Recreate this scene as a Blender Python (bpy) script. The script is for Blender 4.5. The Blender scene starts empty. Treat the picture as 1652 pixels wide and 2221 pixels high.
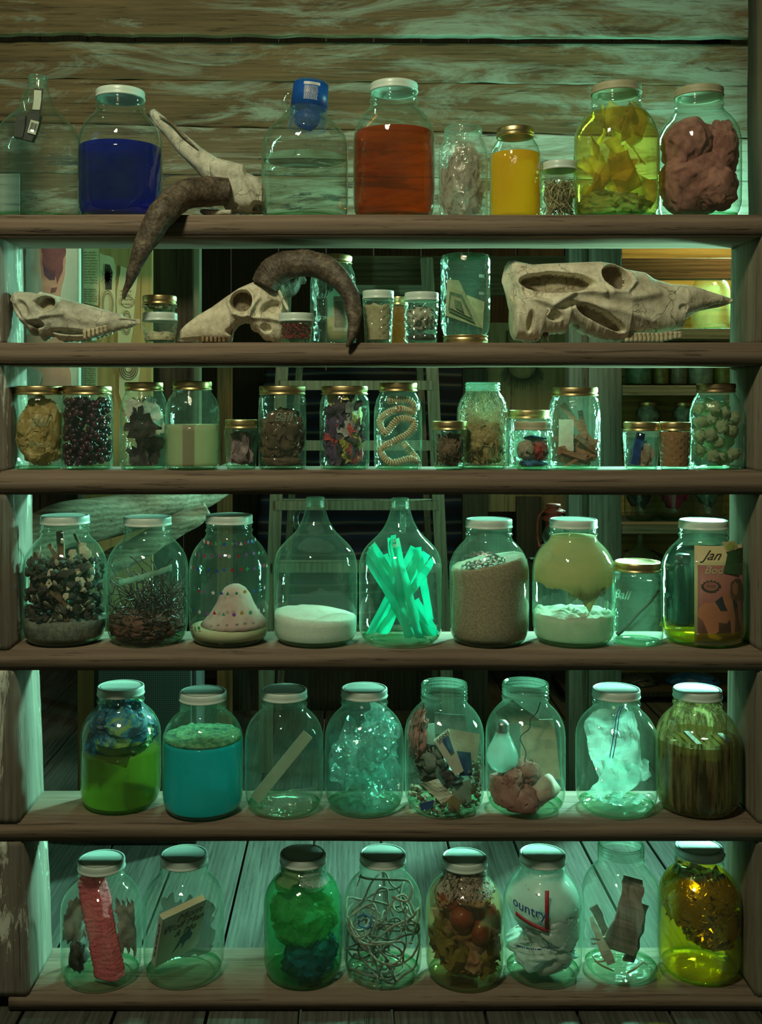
import bpy, bmesh, math, random
from mathutils import Vector, Matrix, noise
random.seed(7)
C = bpy.context.scene.collection
sc = bpy.context.scene
PI = math.pi
# ------------------------------------------------------------------ camera
D = 1.95; F = 2300.0; VX = 760.0; VY = 870.0
ZC = 1.124                                     # eye height above the floor
cam_d = bpy.data.cameras.new('camera'); cam = bpy.data.objects.new('camera', cam_d); C.objects.link(cam)
cam.location = (0, -D, ZC); cam.rotation_euler = (PI/2, 0, 0)
cam_d.sensor_fit = 'HORIZONTAL'; cam_d.sensor_width = 36; cam_d.lens = 36*F/1652
cam_d.shift_x = (826-VX)/1652; cam_d.shift_y = -(1110.5-VY)/1652
cam_d.clip_start = .05
sc.camera = cam
# ------------------------------------------------------------------ light
sc.view_settings.view_transform = 'Standard'; sc.view_settings.look = 'None'
sc.view_settings.exposure = 0.0; sc.view_settings.gamma = 1; sc.view_settings.use_curve_mapping = False
w = bpy.data.worlds.new('world'); sc.world = w; w.use_nodes = True
w.node_tree.nodes['Background'].inputs[0].default_value = (.42, .52, .32, 1)
w.node_tree.nodes['Background'].inputs[1].default_value = .07
def area(name, loc, target, sx, sy, power, col, spread=PI):
    l = bpy.data.lights.new(name, 'AREA'); l.shape = 'RECTANGLE'; l.size = sx; l.size_y = sy; l.energy = power; l.color = col; l.spread = spread
    o = bpy.data.objects.new(name, l); C.objects.link(o); o.location = loc
    o.rotation_euler = (Vector(target)-Vector(loc)).to_track_quat('-Z', 'Y').to_euler()
    return o
TEAL = (.38, 1.0, .70)
area('window_light_near', (1.12, .43, 1.12), (0.0, .10, 1.12), .10, 1.15, 22, TEAL, 2.6)
area('window_light_high', (1.62, 2.10, 1.75), (-.15, .1, .35), .22, .34, 38, (.34, 1.0, .74), 1.0)
area('added_backlight', (-.30, 1.75, 2.35), (-.2, .08, .5), .5, .3, 6, (.36, 1.0, .66), 1.3)  # added backlight that brightens the liquids; no window stands here
area('added_front_fill', (-.5, -1.45, 2.5), (.05, 0, 1.0), .24, .24, 25, (.97, .92, .60))  # added warm fill from the camera side for the shelf fronts
area('added_warm_fill', (1.45, 1.75, 1.95), (1.3, 2.4, 1.0), .15, .15, 4, (1.0, .76, .28))  # added warm light for the gold glow on the rear jars
cy = sc.cycles
cy.transparent_max_bounces = 32
cy.max_bounces = 8; cy.diffuse_bounces = 3; cy.glossy_bounces = 3; cy.transmission_bounces = 6
cy.sample_clamp_indirect = 4; cy.use_denoising = True

# ------------------------------------------------------------------ helpers
def PX(px, Y): return (px-VX)*(D+Y)/F
def PZ(py, Y): return ZC+(VY-py)*(D+Y)/F
def P(px, py, Y): return Vector((PX(px, Y), Y, PZ(py, Y)))
def tag(o, label=None, cat=None, group=None, kind=None):
    if label: o['label'] = label
    if cat: o['category'] = cat
    if group: o['group'] = group
    if kind: o['kind'] = kind
    return o
def mk(name, vf, m, parent=None, smooth=True, loc=None, mats=None, fm=None):
    verts, faces = vf
    me = bpy.data.meshes.new(name); me.from_pydata([tuple(v) for v in verts], [], faces)
    if mats:
        for q in mats: me.materials.append(q)
    elif m: me.materials.append(m)
    if smooth: me.polygons.foreach_set('use_smooth', [True]*len(me.polygons))
    if fm: me.polygons.foreach_set('material_index', fm)
    me.update()
    o = bpy.data.objects.new(name, me); C.objects.link(o)
    if parent: o.parent = parent
    if loc is not None: o.location = loc
    return o
def root(name, loc, label, cat, group=None, kind=None):
    o = bpy.data.objects.new(name, None); C.objects.link(o); o.location = loc; o.empty_display_size = .05
    return tag(o, label, cat, group, kind)
def copyo(o, parent=None, loc=None):
    c = o.copy(); C.objects.link(c)
    if parent: c.parent = parent
    if loc is not None: c.location = loc
    return c
def cat_vf(*parts):
    V = []; Fc = []
    for v, f in parts:
        b = len(V); V += list(v); Fc += [tuple(i+b for i in q) for q in f]
    return V, Fc
def box(x0, x1, y0, y1, z0, z1, bev=.0):
    bm = bmesh.new(); bmesh.ops.create_cube(bm, size=1)
    for v in bm.verts:
        v.co = Vector(((x0+x1)/2+v.co.x*(x1-x0), (y0+y1)/2+v.co.y*(y1-y0), (z0+z1)/2+v.co.z*(z1-z0)))
    if bev: bmesh.ops.bevel(bm, geom=bm.edges[:], offset=bev, segments=2, affect='EDGES', profile=.6)
    return from_bm(bm)
def from_bm(bm):
    bm.verts.index_update()
    r = [v.co.copy() for v in bm.verts], [tuple(v.index for v in f.verts) for f in bm.faces]
    bm.free(); return r
def xf(vf, M): return [M @ Vector(v) for v in vf[0]], vf[1]
def lathe(prof, seg=48, mod=None):
    """profile of (r, z); r==0 ends are closed to a point"""
    V = []; Fc = []; rings = []
    for i, (r, z) in enumerate(prof):
        if r <= 1e-6: rings.append([len(V)]); V.append(Vector((0, 0, z)))
        else:
            s = len(V); rings.append(list(range(s, s+seg)))
            for k in range(seg):
                a = 2*PI*k/seg; rr = r if mod is None else mod(r, z, a, i)
                V.append(Vector((rr*math.cos(a), rr*math.sin(a), z)))
    for a, b in zip(rings, rings[1:]):
        if len(a) == 1 and len(b) == 1: continue
        for k in range(seg):
            k2 = (k+1) % seg
            if len(a) == 1: Fc.append((a[0], b[k2], b[k]))
            elif len(b) == 1: Fc.append((a[k], a[k2], b[0]))
            else: Fc.append((a[k], a[k2], b[k2], b[k]))
    return V, Fc
def chaikin(p, n=1, keep=True):
    for _ in range(n):
        q = [p[0]]
        for a, b in zip(p, p[1:]):
            q.append(tuple(a[i]*.75+b[i]*.25 for i in range(len(a)))); q.append(tuple(a[i]*.25+b[i]*.75 for i in range(len(a))))
        q.append(p[-1]); p = q
    return p
def tube(path, rad, seg=8, cap=True, squash=None):
    path = [Vector(p) for p in path]; n = len(path)
    if not hasattr(rad, '__len__'): rad = [rad]*n
    V = []; Fc = []
    t0 = (path[1]-path[0]).normalized(); u = t0.orthogonal().normalized()
    for i in range(n):
        t = (path[min(i+1, n-1)]-path[max(i-1, 0)])
        if t.length < 1e-9: t = t0
        t.normalize()
        u = (u-t*u.dot(t)); u = u.normalized() if u.length > 1e-6 else t.orthogonal().normalized()
        w_ = t.cross(u)
        for k in range(seg):
            a = 2*PI*k/seg
            V.append(path[i]+(u*math.cos(a)+w_*math.sin(a))*rad[i])
    for i in range(n-1):
        for k in range(seg):
            k2 = (k+1) % seg
            Fc.append((i*seg+k, i*seg+k2, (i+1)*seg+k2, (i+1)*seg+k))
    if cap:
        Fc.append(tuple(range(seg-1, -1, -1))); Fc.append(tuple((n-1)*seg+k for k in range(seg)))
    return V, Fc
def spline(pts, n=8):
    pts = [Vector(p) for p in pts]; out = []
    for i in range(len(pts)-1):
        p0 = pts[max(i-1, 0)]; p1 = pts[i]; p2 = pts[i+1]; p3 = pts[min(i+2, len(pts)-1)]
        for k in range(n):
            t = k/n
            out.append(.5*((2*p1)+(p2-p0)*t+(2*p0-5*p1+4*p2-p3)*t*t+(3*p1-p0-3*p2+p3)*t*t*t))
    out.append(pts[-1]); return out
def prism(poly, thick, axis='y'):
    """closed outline of (x,z) extruded in y from 0 to thick"""
    n = len(poly)
    V = [Vector((x, 0, z)) for x, z in poly]+[Vector((x, thick, z)) for x, z in poly]
    return V, [tuple(range(n)), tuple(range(2*n-1, n-1, -1))]+[(i, i+n, (i+1) % n+n, (i+1) % n) for i in range(n)]
def fn(x, y, z, s=1.0): return noise.noise(Vector((x*s, y*s, z*s)))
def fnv(p, s, o=0):
    q = Vector(p)*s+Vector((o+.13, o*1.7+.37, o*.3+.71)); n_ = noise.noise
    return Vector((n_(q), n_(q+Vector((9.3, 4.1, 7.7))), n_(q+Vector((-5.9, 11.3, 3.1)))))
def text_vf(s, size, extrude=.0003, align='CENTER', shear=0.0):
    cu = bpy.data.curves.new('t', 'FONT'); cu.body = s; cu.size = size; cu.extrude = extrude; cu.align_x = align; cu.shear = shear; cu.resolution_u = 3
    cu.align_y = 'CENTER'
    o = bpy.data.objects.new('t', cu); C.objects.link(o)
    dg = bpy.context.evaluated_depsgraph_get(); dg.update()
    me = o.evaluated_get(dg).to_mesh()
    vf = ([Vector((v.co.x, -v.co.z, v.co.y)) for v in me.vertices], [tuple(p.vertices) for p in me.polygons])
    o.evaluated_get(dg).to_mesh_clear(); bpy.data.objects.remove(o); bpy.data.curves.remove(cu)
    return vf                                   # stands in the xz plane, facing -y
def wrap(vf, R, a0=-PI/2):
    """bend a text in the xz plane round a cylinder of radius R, centred at angle a0"""
    out = []
    for v in vf[0]:
        a = a0+v.x/R; r = R-v.y
        out.append(Vector((r*math.cos(a), r*math.sin(a), v.z)))
    return out, vf[1]

# ------------------------------------------------------------------ materials
class NT:
    def __init__(s, name):
        s.m = bpy.data.materials.new(name); s.m.use_nodes = True; s.t = s.m.node_tree
        s.t.nodes.clear(); s.out = s.t.nodes.new('ShaderNodeOutputMaterial')
    def n(s, kind, **kw):
        nd = s.t.nodes.new('ShaderNode'+kind)
        for k, v in kw.items():
            if k.startswith('i_'): s.set(nd.inputs[k[2:].replace('_', ' ')], v)
            else: setattr(nd, k, v)
        return nd
    def set(s, inp, v):
        if isinstance(v, bpy.types.NodeSocket): s.t.links.new(v, inp)
        elif isinstance(v, bpy.types.Node): s.t.links.new(v.outputs[0], inp)
        else:
            if hasattr(v, '__len__') and len(v) == 3 and inp.type == 'RGBA': v = (*v, 1)
            inp.default_value = v
    def mixc(s, f, a, b, mode='MIX'):
        nd = s.t.nodes.new('ShaderNodeMix'); nd.data_type = 'RGBA'; nd.blend_type = mode
        s.set(nd.inputs[0], f); s.set(nd.inputs[6], a); s.set(nd.inputs[7], b); return nd.outputs[2]
    def math(s, op, a, b=0.0, clamp=False):
        nd = s.t.nodes.new('ShaderNodeMath'); nd.operation = op; nd.use_clamp = clamp
        s.set(nd.inputs[0], a); s.set(nd.inputs[1], b); return nd.outputs[0]
    def ramp(s, f, *stops):
        nd = s.t.nodes.new('ShaderNodeValToRGB'); s.set(nd.inputs[0], f); cr = nd.color_ramp
        while len(cr.elements) < len(stops): cr.elements.new(.5)
        for e, (p, c) in zip(cr.elements, stops):
            e.position = p; e.color = (*c, 1) if hasattr(c, '__len__') else (c, c, c, 1)
        return nd.outputs[0]
    def coord(s, scale=(1, 1, 1), rot=(0, 0, 0), which='Object', rnd=False):
        tc = s.t.nodes.new('ShaderNodeTexCoord'); mp = s.t.nodes.new('ShaderNodeMapping')
        s.t.links.new(tc.outputs[which], mp.inputs[0]); mp.inputs['Scale'].default_value = scale; mp.inputs['Rotation'].default_value = rot
        if rnd:
            oi = s.t.nodes.new('ShaderNodeObjectInfo'); cb = s.t.nodes.new('ShaderNodeCombineXYZ')
            mm = s.math('MULTIPLY', oi.outputs['Random'], 37.0)
            for i in range(3): s.t.links.new(mm, cb.inputs[i])
            s.t.links.new(cb.outputs[0], mp.inputs['Location'])
        return mp.outputs[0]
    def noise(s, vec, scale, detail=4, rough=.6, dist=0):
        nd = s.n('TexNoise'); s.t.links.new(vec, nd.inputs['Vector']); nd.inputs['Scale'].default_value = scale
        nd.inputs['Detail'].default_value = detail; nd.inputs['Roughness'].default_value = rough; nd.inputs['Distortion'].default_value = dist
        return nd.outputs[0]
    def bump(s, h, strength=.3, dist=.002):
        nd = s.n('Bump'); s.set(nd.inputs['Height'], h); nd.inputs['Strength'].default_value = strength; nd.inputs['Distance'].default_value = dist
        return nd.outputs[0]
    def done(s, sh):
        s.set(s.out.inputs[0], sh); return s.m
    def mix(s, f, a, b):
        nd = s.n('MixShader'); s.set(nd.inputs[0], f)
        for i, q in ((1, a), (2, b)): s.t.links.new(q.outputs[0] if isinstance(q, bpy.types.Node) else q, nd.inputs[i])
        return nd.outputs[0]
def wood(name, dark, mid, light, along='x', grain=1.0, wave=None, paint=None, paint_amt=.5, rough=.75, patch=None, patch_amt=.0):
    t = NT(name)
    sc_ = {'x': (.7, 9, 9), 'z': (9, 9, .7), 'y': (9, .7, 9)}[along]
    v = t.coord(sc_, rnd=True)
    big = t.noise(v, 1.6*grain, 5, .6, 1.2)
    fine = t.noise(t.coord({'x': (2.5, 70, 70), 'z': (70, 70, 2.5), 'y': (70, 2.5, 70)}[along], rnd=True), 2.2*grain, 4, .7, .6)
    wv = t.n('TexWave'); wv.bands_direction = {'x': 'Z', 'z': 'X', 'y': 'X'}[along]
    t.set(wv.inputs['Vector'], t.coord({'x': (.5, 6, 6), 'z': (6, 6, .5), 'y': (6, .5, 6)}[along], rnd=True)); wv.inputs['Scale'].default_value = 3.2*grain
    wv.inputs['Distortion'].default_value = 6; wv.inputs['Detail'].default_value = 3; wv.inputs['Detail Scale'].default_value = 1.2
    f = t.math('ADD', t.math('MULTIPLY', big, .5), t.math('ADD', t.math('MULTIPLY', fine, .35), t.math('MULTIPLY', wv.outputs[1], (wave if wave is not None else (.12 if along == 'x' else .07)))))
    col = t.ramp(f, (.3, dark), (.5, mid), (.72, light))
    crack = t.ramp(fine, (.34, 0.0), (.40, 1.0))
    if paint:
        if along == 'x':
            sx = t.n('SeparateXYZ'); t.set(sx.inputs[0], t.coord())
        pn = t.noise(t.coord({'x': (1.2, 6, 6), 'z': (6, 6, 1.2), 'y': (6, 1.2, 6)}[along], rnd=True), 2.4, 7, .72, .8)
        col = t.mixc(t.ramp(pn, (.5-paint_amt*.25, 1.0), (.62-paint_amt*.25, 0.0)), paint, col) if False else t.mixc(t.ramp(t.math('SUBTRACT', pn, t.math('MULTIPLY', sx.outputs[0], .075)) if along == 'x' else pn, (paint_amt-.10, 1.0), (paint_amt+.06, 0.0)), col, paint)
    if patch:
        pn2 = t.noise(t.coord({'x': (1.6, 7, 7), 'z': (7, 7, 1.6), 'y': (7, 1.6, 7)}[along], rnd=True), 1.7, 8, .78, .4)
        col = t.mixc(t.ramp(pn2, (patch_amt, 1.0), (patch_amt+.05, 0.0)), col, patch)
    col = t.mixc(t.math('MULTIPLY', t.math('SUBTRACT', 1.0, crack), .65), col, tuple(c*.35 for c in dark))
    b = t.n('BsdfPrincipled'); t.set(b.inputs['Base Color'], col); b.inputs['Roughness'].default_value = rough
    b.inputs['Specular IOR Level'].default_value = .25
    t.set(b.inputs['Normal'], t.bump(t.math('ADD', f, t.math('MULTIPLY', crack, .3)), .45 if along == 'x' else .3, .004))
    return t.done(b)
def stuff(name, c1, c2=None, scale=60, rough=.7, metal=0, trans=0, alpha=0, bump=.3, bd=.002, c3=None, spec=.4, contrast=.12, alphac=(1, 1, 1), aniso=None, coat=0):
    t = NT(name); c2 = c2 or tuple(c*.6 for c in c1)
    v = t.coord(aniso or (1, 1, 1), rnd=True)
    f = t.noise(v, scale, 5, .65, .5)
    st = [(.5-contrast, c2), (.5+contrast, c1)]
    if c3: st = [(.5-contrast*1.4, c3), (.5-contrast*.4, c2), (.5+contrast, c1)]
    col = t.ramp(f, *st)
    b = t.n('BsdfPrincipled'); t.set(b.inputs['Base Color'], col); b.inputs['Roughness'].default_value = rough; b.inputs['Metallic'].default_value = metal
    b.inputs['Specular IOR Level'].default_value = spec; b.inputs['Coat Weight'].default_value = coat; b.inputs['Coat Roughness'].default_value = .1
    nb = None
    if bump:
        nb = t.bump(f, bump, bd); t.set(b.inputs['Normal'], nb)
    sh = b.outputs[0]
    if trans:
        tr = t.n('BsdfTranslucent'); t.set(tr.inputs['Color'], col)
        sh = t.mix(trans, sh, tr)
    if alpha:
        ta = t.n('BsdfTransparent'); t.set(ta.inputs[0], alphac); sh = t.mix(alpha, sh, ta)
    return t.done(sh)
def glass(name, edge=(.20, .52, .36), haze=.042, hazec=(.50, .82, .58), wav=.25, wscale=22, clear=(.95, .99, .97), quilt=0, rough=.03, streak=0, rim=.85, gscale=1):
    t = NT(name)
    lw = t.n('LayerWeight'); lw.inputs[0].default_value = .5
    fac = lw.outputs['Facing']
    e = t.math('POWER', fac, 3.6)
    v = t.coord((1, 1, .8), rnd=True)
    h = t.noise(v, wscale, 3, .5, .3)
    if quilt:
        wa = t.n('TexWave'); wa.wave_type = 'BANDS'; wa.bands_direction = 'DIAGONAL'; wa.wave_profile = 'SIN'; wa.inputs['Scale'].default_value = quilt
        t.set(wa.inputs['Vector'], t.coord((1, 0, 1))); wb = t.n('TexWave'); wb.bands_direction = 'DIAGONAL'; wb.inputs['Scale'].default_value = quilt
        t.set(wb.inputs['Vector'], t.coord((-1, 0, 1)))
        h = t.math('ADD', t.math('MULTIPLY', h, .3), t.math('MULTIPLY', t.math('MAXIMUM', wa.outputs[1], wb.outputs[1]), .8))
    nb = t.bump(h, wav, .01)
    ta = t.n('BsdfTransparent'); t.set(ta.inputs[0], t.mixc(e, clear, edge))
    gl = t.n('BsdfGlossy'); gl.inputs['Roughness'].default_value = rough; t.set(gl.inputs['Normal'], nb); t.set(gl.inputs['Color'], (.95, 1, .97))
    lw2 = t.n('LayerWeight'); lw2.inputs[0].default_value = .5; t.set(lw2.inputs['Normal'], nb)
    fr = t.math('ADD', .045, t.math('MULTIPLY', t.math('POWER', lw2.outputs['Facing'], 5.0), .9))
    if gscale != 1: fr = t.math('MULTIPLY', fr, gscale)
    tr = t.n('BsdfTranslucent'); t.set(tr.inputs['Color'], hazec)
    df = t.n('BsdfDiffuse'); t.set(df.inputs['Color'], hazec)
    hz = t.mix(.5, tr, df)
    dust = t.noise(t.coord((1, 1, 1), rnd=True), 9, 6, .7)
    hf = t.math('MULTIPLY', t.math('ADD', t.math('ADD', haze, t.math('MULTIPLY', e, haze*1.5)), t.math('MULTIPLY', t.math('POWER', fac, 11.0), rim)), t.ramp(dust, (.3, .35), (.7, 1.3)), True)
    if streak:
        sn = t.noise(t.coord((9, 9, .8), rnd=True), 9, 5, .7)
        hf = t.math('ADD', hf, t.math('MULTIPLY', t.ramp(sn, (.45, 0.0), (.62, 1.0)), streak), True)
    a = t.mix(hf, ta, hz)
    return t.done(t.mix(t.math('MULTIPLY', fr, 1.0, True), a, gl))
def liquid(name, col, op=.3, tcol=None, scat=None, rough=.02, glow=.8):
    t = NT(name); scat = scat or col
    ta = t.n('BsdfTransparent'); t.set(ta.inputs[0], tcol or col)
    tr = t.n('BsdfTranslucent'); t.set(tr.inputs[0], scat); df = t.n('BsdfDiffuse'); t.set(df.inputs[0], scat)
    lw2 = t.n('LayerWeight'); lw2.inputs[0].default_value = .5; fr = t.math('ADD', .02, t.math('MULTIPLY', t.math('POWER', lw2.outputs['Facing'], 5.0), .6))
    gl = t.n('BsdfGlossy'); gl.inputs['Roughness'].default_value = .05
    return t.done(t.mix(fr, t.mix(op, ta, t.mix(1-glow, tr, df)), gl))
def metal(name, col, rough=.3, dirt=.25, spec=None):
    t = NT(name); f = t.noise(t.coord(rnd=True), 45, 6, .7)
    b = t.n('BsdfPrincipled'); t.set(b.inputs['Base Color'], t.ramp(f, (.35, tuple(c*(1-dirt) for c in col)), (.6, col))); b.inputs['Metallic'].default_value = 1
    t.set(b.inputs['Roughness'], t.ramp(f, (.3, rough+.2), (.65, rough)))
    return t.done(b)

WOOD = wood('shelf_wood', (.105, .076, .055), (.185, .138, .10), (.26, .205, .155), 'x')
WOODV = wood('upright_wood', (.09, .08, .06), (.19, .175, .14), (.30, .29, .24), 'z', patch=(.62, .66, .56), patch_amt=.40)
WOODR = wood('upright_dark', (.08, .07, .05), (.17, .15, .11), (.25, .23, .17), 'z')
PLANK_ = wood('plank_painted', (.14, .10, .055), (.30, .22, .12), (.46, .35, .20), 'x', 1.0, paint=(.42, .50, .42), paint_amt=.47, patch=(.07, .075, .065), patch_amt=.36)
PLANKB = wood('plank_brown', (.06, .045, .025), (.16, .115, .06), (.27, .20, .11), 'x')
FLOORM = wood('floor_boards', (.035, .036, .03), (.09, .094, .078), (.16, .165, .138), 'y', 1.3)
PLY = wood('plywood_ochre', (.30, .18, .065), (.44, .28, .11), (.54, .37, .16), 'z', .6)
DARKB = wood('dark_boards', (.03, .024, .016), (.07, .055, .038), (.12, .095, .06), 'z')
LADM = wood('ladder_wood', (.07, .06, .035), (.17, .145, .09), (.24, .21, .14), 'z')
POSTM = wood('post_wood', (.07, .062, .045), (.15, .135, .10), (.24, .22, .165), 'z')
LOGM = wood('driftwood', (.06, .05, .03), (.20, .175, .12), (.36, .33, .24), 'x', 1.2)
G1 = glass('jar_glass', streak=.0)
G2 = glass('mason_glass', (.26, .58, .44), .045, wav=.9, wscale=38)
G3 = glass('quilted_glass', (.55, .85, .72), .07, wav=.5, quilt=42)
G4 = glass('stained_glass', (.34, .34, .10), .10, (.42, .38, .16), clear=(.93, .93, .80), streak=.55)
G5 = glass('wrinkled_glass', (.4, .7, .55), .16, (.75, .85, .75), wav=1.0, wscale=55)
GB = glass('thick_green_glass', (.02, .40, .13), .012, (.05, .5, .18), clear=(.90, .99, .93), wav=1.0, rim=.35, gscale=.3, wscale=30)
GRIM = glass('rim_glass', (.35, .8, .6), .16, (.6, .9, .75), wav=.5, rim=.9, gscale=1.6)
GCLR = glass('bulb_glass', (.4, .7, .6), .22, (.6, .8, .72))
WHITE = stuff('white_enamel', (.60, .74, .66), (.54, .68, .60), 20, .35, bump=0, spec=.5)
OLIVE = stuff('olive_enamel', (.40, .40, .26), (.33, .33, .2), 30, .5, bump=0)
GOLD = metal('gold_lid', (.80, .62, .30), .28)
BRONZE = metal('dark_bronze_lid', (.42, .30, .16), .35)
STEEL = metal('steel_chain', (.55, .58, .58), .25)
PLINER = stuff('lid_groove', (.30, .34, .31), None, 20, .5, bump=0)

# ------------------------------------------------------------------ shelves and their frame
DEP = .168
SH = {1: (465, 511), 2: (743, 791), 3: (1023, 1073), 4: (1412, 1455), 5: (1787, 1826), 6: (2163, 2192)}
SZ = {k: PZ(v[0], 0) for k, v in SH.items()}; SB = {k: PZ(v[1], 0) for k, v in SH.items()}
def board(x0, x1, y0, y1, z0, z1, along='x', n=60, amp=.0016, seed=0, bev=.003):
    """a sawn board with slightly wavering edges"""
    bm = bmesh.new(); bmesh.ops.create_cube(bm, size=1)
    for v in bm.verts:
        v.co = Vector(((x0+x1)/2+v.co.x*(x1-x0), (y0+y1)/2+v.co.y*(y1-y0), (z0+z1)/2+v.co.z*(z1-z0)))
    ax = 'xyz'.index(along)
    es = [e for e in bm.edges if abs((e.verts[0].co-e.verts[1].co)[ax]) > 1e-5]
    bmesh.ops.bevel(bm, geom=es, offset=bev, segments=2, affect='EDGES')
    es = [e for e in bm.edges if abs((e.verts[0].co-e.verts[1].co)[ax]) > 1e-3]
    bmesh.ops.subdivide_edges(bm, edges=es, cuts=n, use_grid_fill=True)
    for v in bm.verts:
        p = v.co
        d = fnv((p.x*(1 if ax == 0 else 3), p.y*(1 if ax == 1 else 3), p.z*(1 if ax == 2 else 3)), 5, seed)*amp+fnv(p, 30, seed+5)*amp*.35
        d[ax] = 0; v.co = p+d
    return from_bm(bm)
shelf_names = ['top shelf board under the blue and amber jars', 'second shelf board under the animal skulls', 'third shelf board under the row of gold-lidded jars',
               'fourth shelf board under the two jugs', 'fifth shelf board under the teal liquid jar', 'lowest shelf board just above the floor']
for k in SH:
    x0 = PX(-60, 0); x1 = PX(1720, 0)
    if k == 6: x0 = PX(18, 0); x1 = PX(1652, 0)+.02
    dep = DEP+(.012 if k == 6 else 0)
    o = mk('shelf_board', board(x0, x1, 0, dep, SB[k], SZ[k], seed=k*3.1, amp=.0012), WOOD)
    tag(o, 'thick weathered '+shelf_names[k-1], 'shelf', 'heavy timber shelf boards')
LX = {1: (-70, -62), 2: (-10, -6), 3: (0, 4), 4: (12, 17), 5: (28, 40), 6: (48, 60)}
RX = {1: (1692, 1692), 2: (1653, 1651), 3: (1651, 1650), 4: (1650, 1648), 5: (1646, 1644), 6: (1642, 1640)}
TOPZ = PZ(-120, 0)
def upright(row, side, xs, m):
    zt = TOPZ if row == 1 else SB[row-1]; zb = SZ[row]
    xt, xb = PX(xs[0], 0), PX(xs[1], 0)
    wd = .042 if not (side < 0 and row >= 4) else .10
    a, b = (xb-wd, xb) if side < 0 else (xb, xb+wd)
    vf = board(a, b, .002, DEP-.004, zb, zt, 'z', 26, .0022, seed=row*7+side)
    V = [Vector((v.x+(xt-xb)*(v.z-zb)/(zt-zb), v.y, v.z)) for v in vf[0]]
    o = mk('shelf_upright', (V, vf[1]), m)
    s = 'left' if side < 0 else 'right'
    what = {1: 'top shelf', 2: 'shelf of skulls', 3: 'shelf of gold-lidded jars', 4: 'shelf with the two jugs', 5: 'shelf with the teal liquid', 6: 'lowest shelf'}[row]
    tag(o, f'rough vertical end board closing the {s} side of the {what}', 'shelf upright', 'end boards between the shelves')
for r_ in range(1, 7):
    upright(r_, -1, LX[r_], WOODV); upright(r_, 1, RX[r_], WOODR)

# ------------------------------------------------------------------ jars
def interp(pts, z):
    if z <= pts[0][1]: return pts[0][0]
    for (r0, z0), (r1, z1) in zip(pts, pts[1:]):
        if z <= z1: return r0+(r1-r0)*(z-z0)/max(z1-z0, 1e-9)
    return pts[-1][0]
class Jar: pass
PROFCACHE = {}
def prof_gallon(R, H):
    mm = R/.0777; lz = .022
    q = [(.055, 0), (.0635, .0025/.24), (.0705, .035), (.0755, .085), (.0777, .15), (.0777, .56), (.0768, .625), (.0735, .68), (.067, .735), (.0585, .78), (.051, .81), (.0463, .83), (.0445, .85)]
    out = [(r*mm, z*H) for r, z in q]
    zt = H-.0015
    nk = .0435*mm
    out += [(nk, H*.865), (nk+.0025, H*.872), (nk+.0028, H*.885), (nk, H*.895)]
    return out, nk, zt
def prof_jug(R, H):
    q = [(.72, 0), (.83, .01), (.93, .035), (.985, .07), (1, .11), (1, .50), (.985, .56), (.93, .615), (.83, .66), (.70, .70), (.57, .735), (.46, .77), (.375, .81), (.31, .85), (.265, .89), (.235, .925)]
    out = [(r*R, z*H) for r, z in q]
    nk = .205*R
    return out, nk, H
def prof_mason(R, H, RL):
    w_ = RL/R > .84
    zs = H-.018
    q = [(R*.84, 0), (R*.93, .0015), (R*.98, .006), (R, .013)]
    zsh = zs-.030 if w_ else zs-.045
    if zsh < H*.35: zsh = H*.5
    q += [(R, zsh), (R*.985+RL*.0, zsh+(zs-zsh)*.3), (R*.55+RL*.45, zsh+(zs-zsh)*.68), (RL*1.01, zs-.004), (RL*.97, zs-.001)]
    return q, RL*.955, H-.001
def prof_jelly(R, H, RL):
    zs = H-.017
    return [(R*.78, 0), (R*.84, .0015), (R*.875, .008), (R*.97, zs*.8), (R*1.0, zs-.004), (RL*1.0, zs), (RL*.96, zs+.001)], RL*.95, H-.001
LIDC = {}
def lid_vf(kind, RL):
    if kind in ('white', 'olive'):
        h = .0160
        bodyp = [(RL*.90, 0.000), (RL*1.0, 0.0), (RL*1.012, .0015), (RL*1.0, .003), (RL*.985, .0042), (RL*.985, .0065), (RL*.99, .008), (RL*.99, h-.0025), (RL*.975, h-.0006), (RL*.955, h), (RL*.90, h), (RL*.885, h-.0012), (RL*.865, h-.0012), (RL*.85, h-.0003), (RL*.84, h-.0003), (RL*.6, h-.0003), (RL*.3, h-.0003), (0, h-.0003)]
        return lathe([(0, h-.002), (RL*.88, h-.003), (RL*.90, 0)]+bodyp[1:], 64)
    h = .0165
    def mod(r, z, a, i): return r*(1+.010*math.cos(a*84)) if .0085 < z < .0145 and r > RL*.95 else r
    bp = [(RL*.93, 0), (RL*1.01, 0), (RL*1.02, .001), (RL*1.01, .0022), (RL*.975, .003), (RL*.972, .0052), (RL*.995, .0066), (RL*.995, .0088), (RL*.995, .0142), (RL*.985, .0158), (RL*.965, h), (RL*.90, h), (RL*.885, h-.001)]
    return lathe(bp, 168, mod)
def lid_disc(RL):
    h = .0165
    return lathe([(0, h-.0018), (RL*.74, h-.0018), (RL*.78, h-.0008), (RL*.89, h-.0011)], 48)
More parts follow.
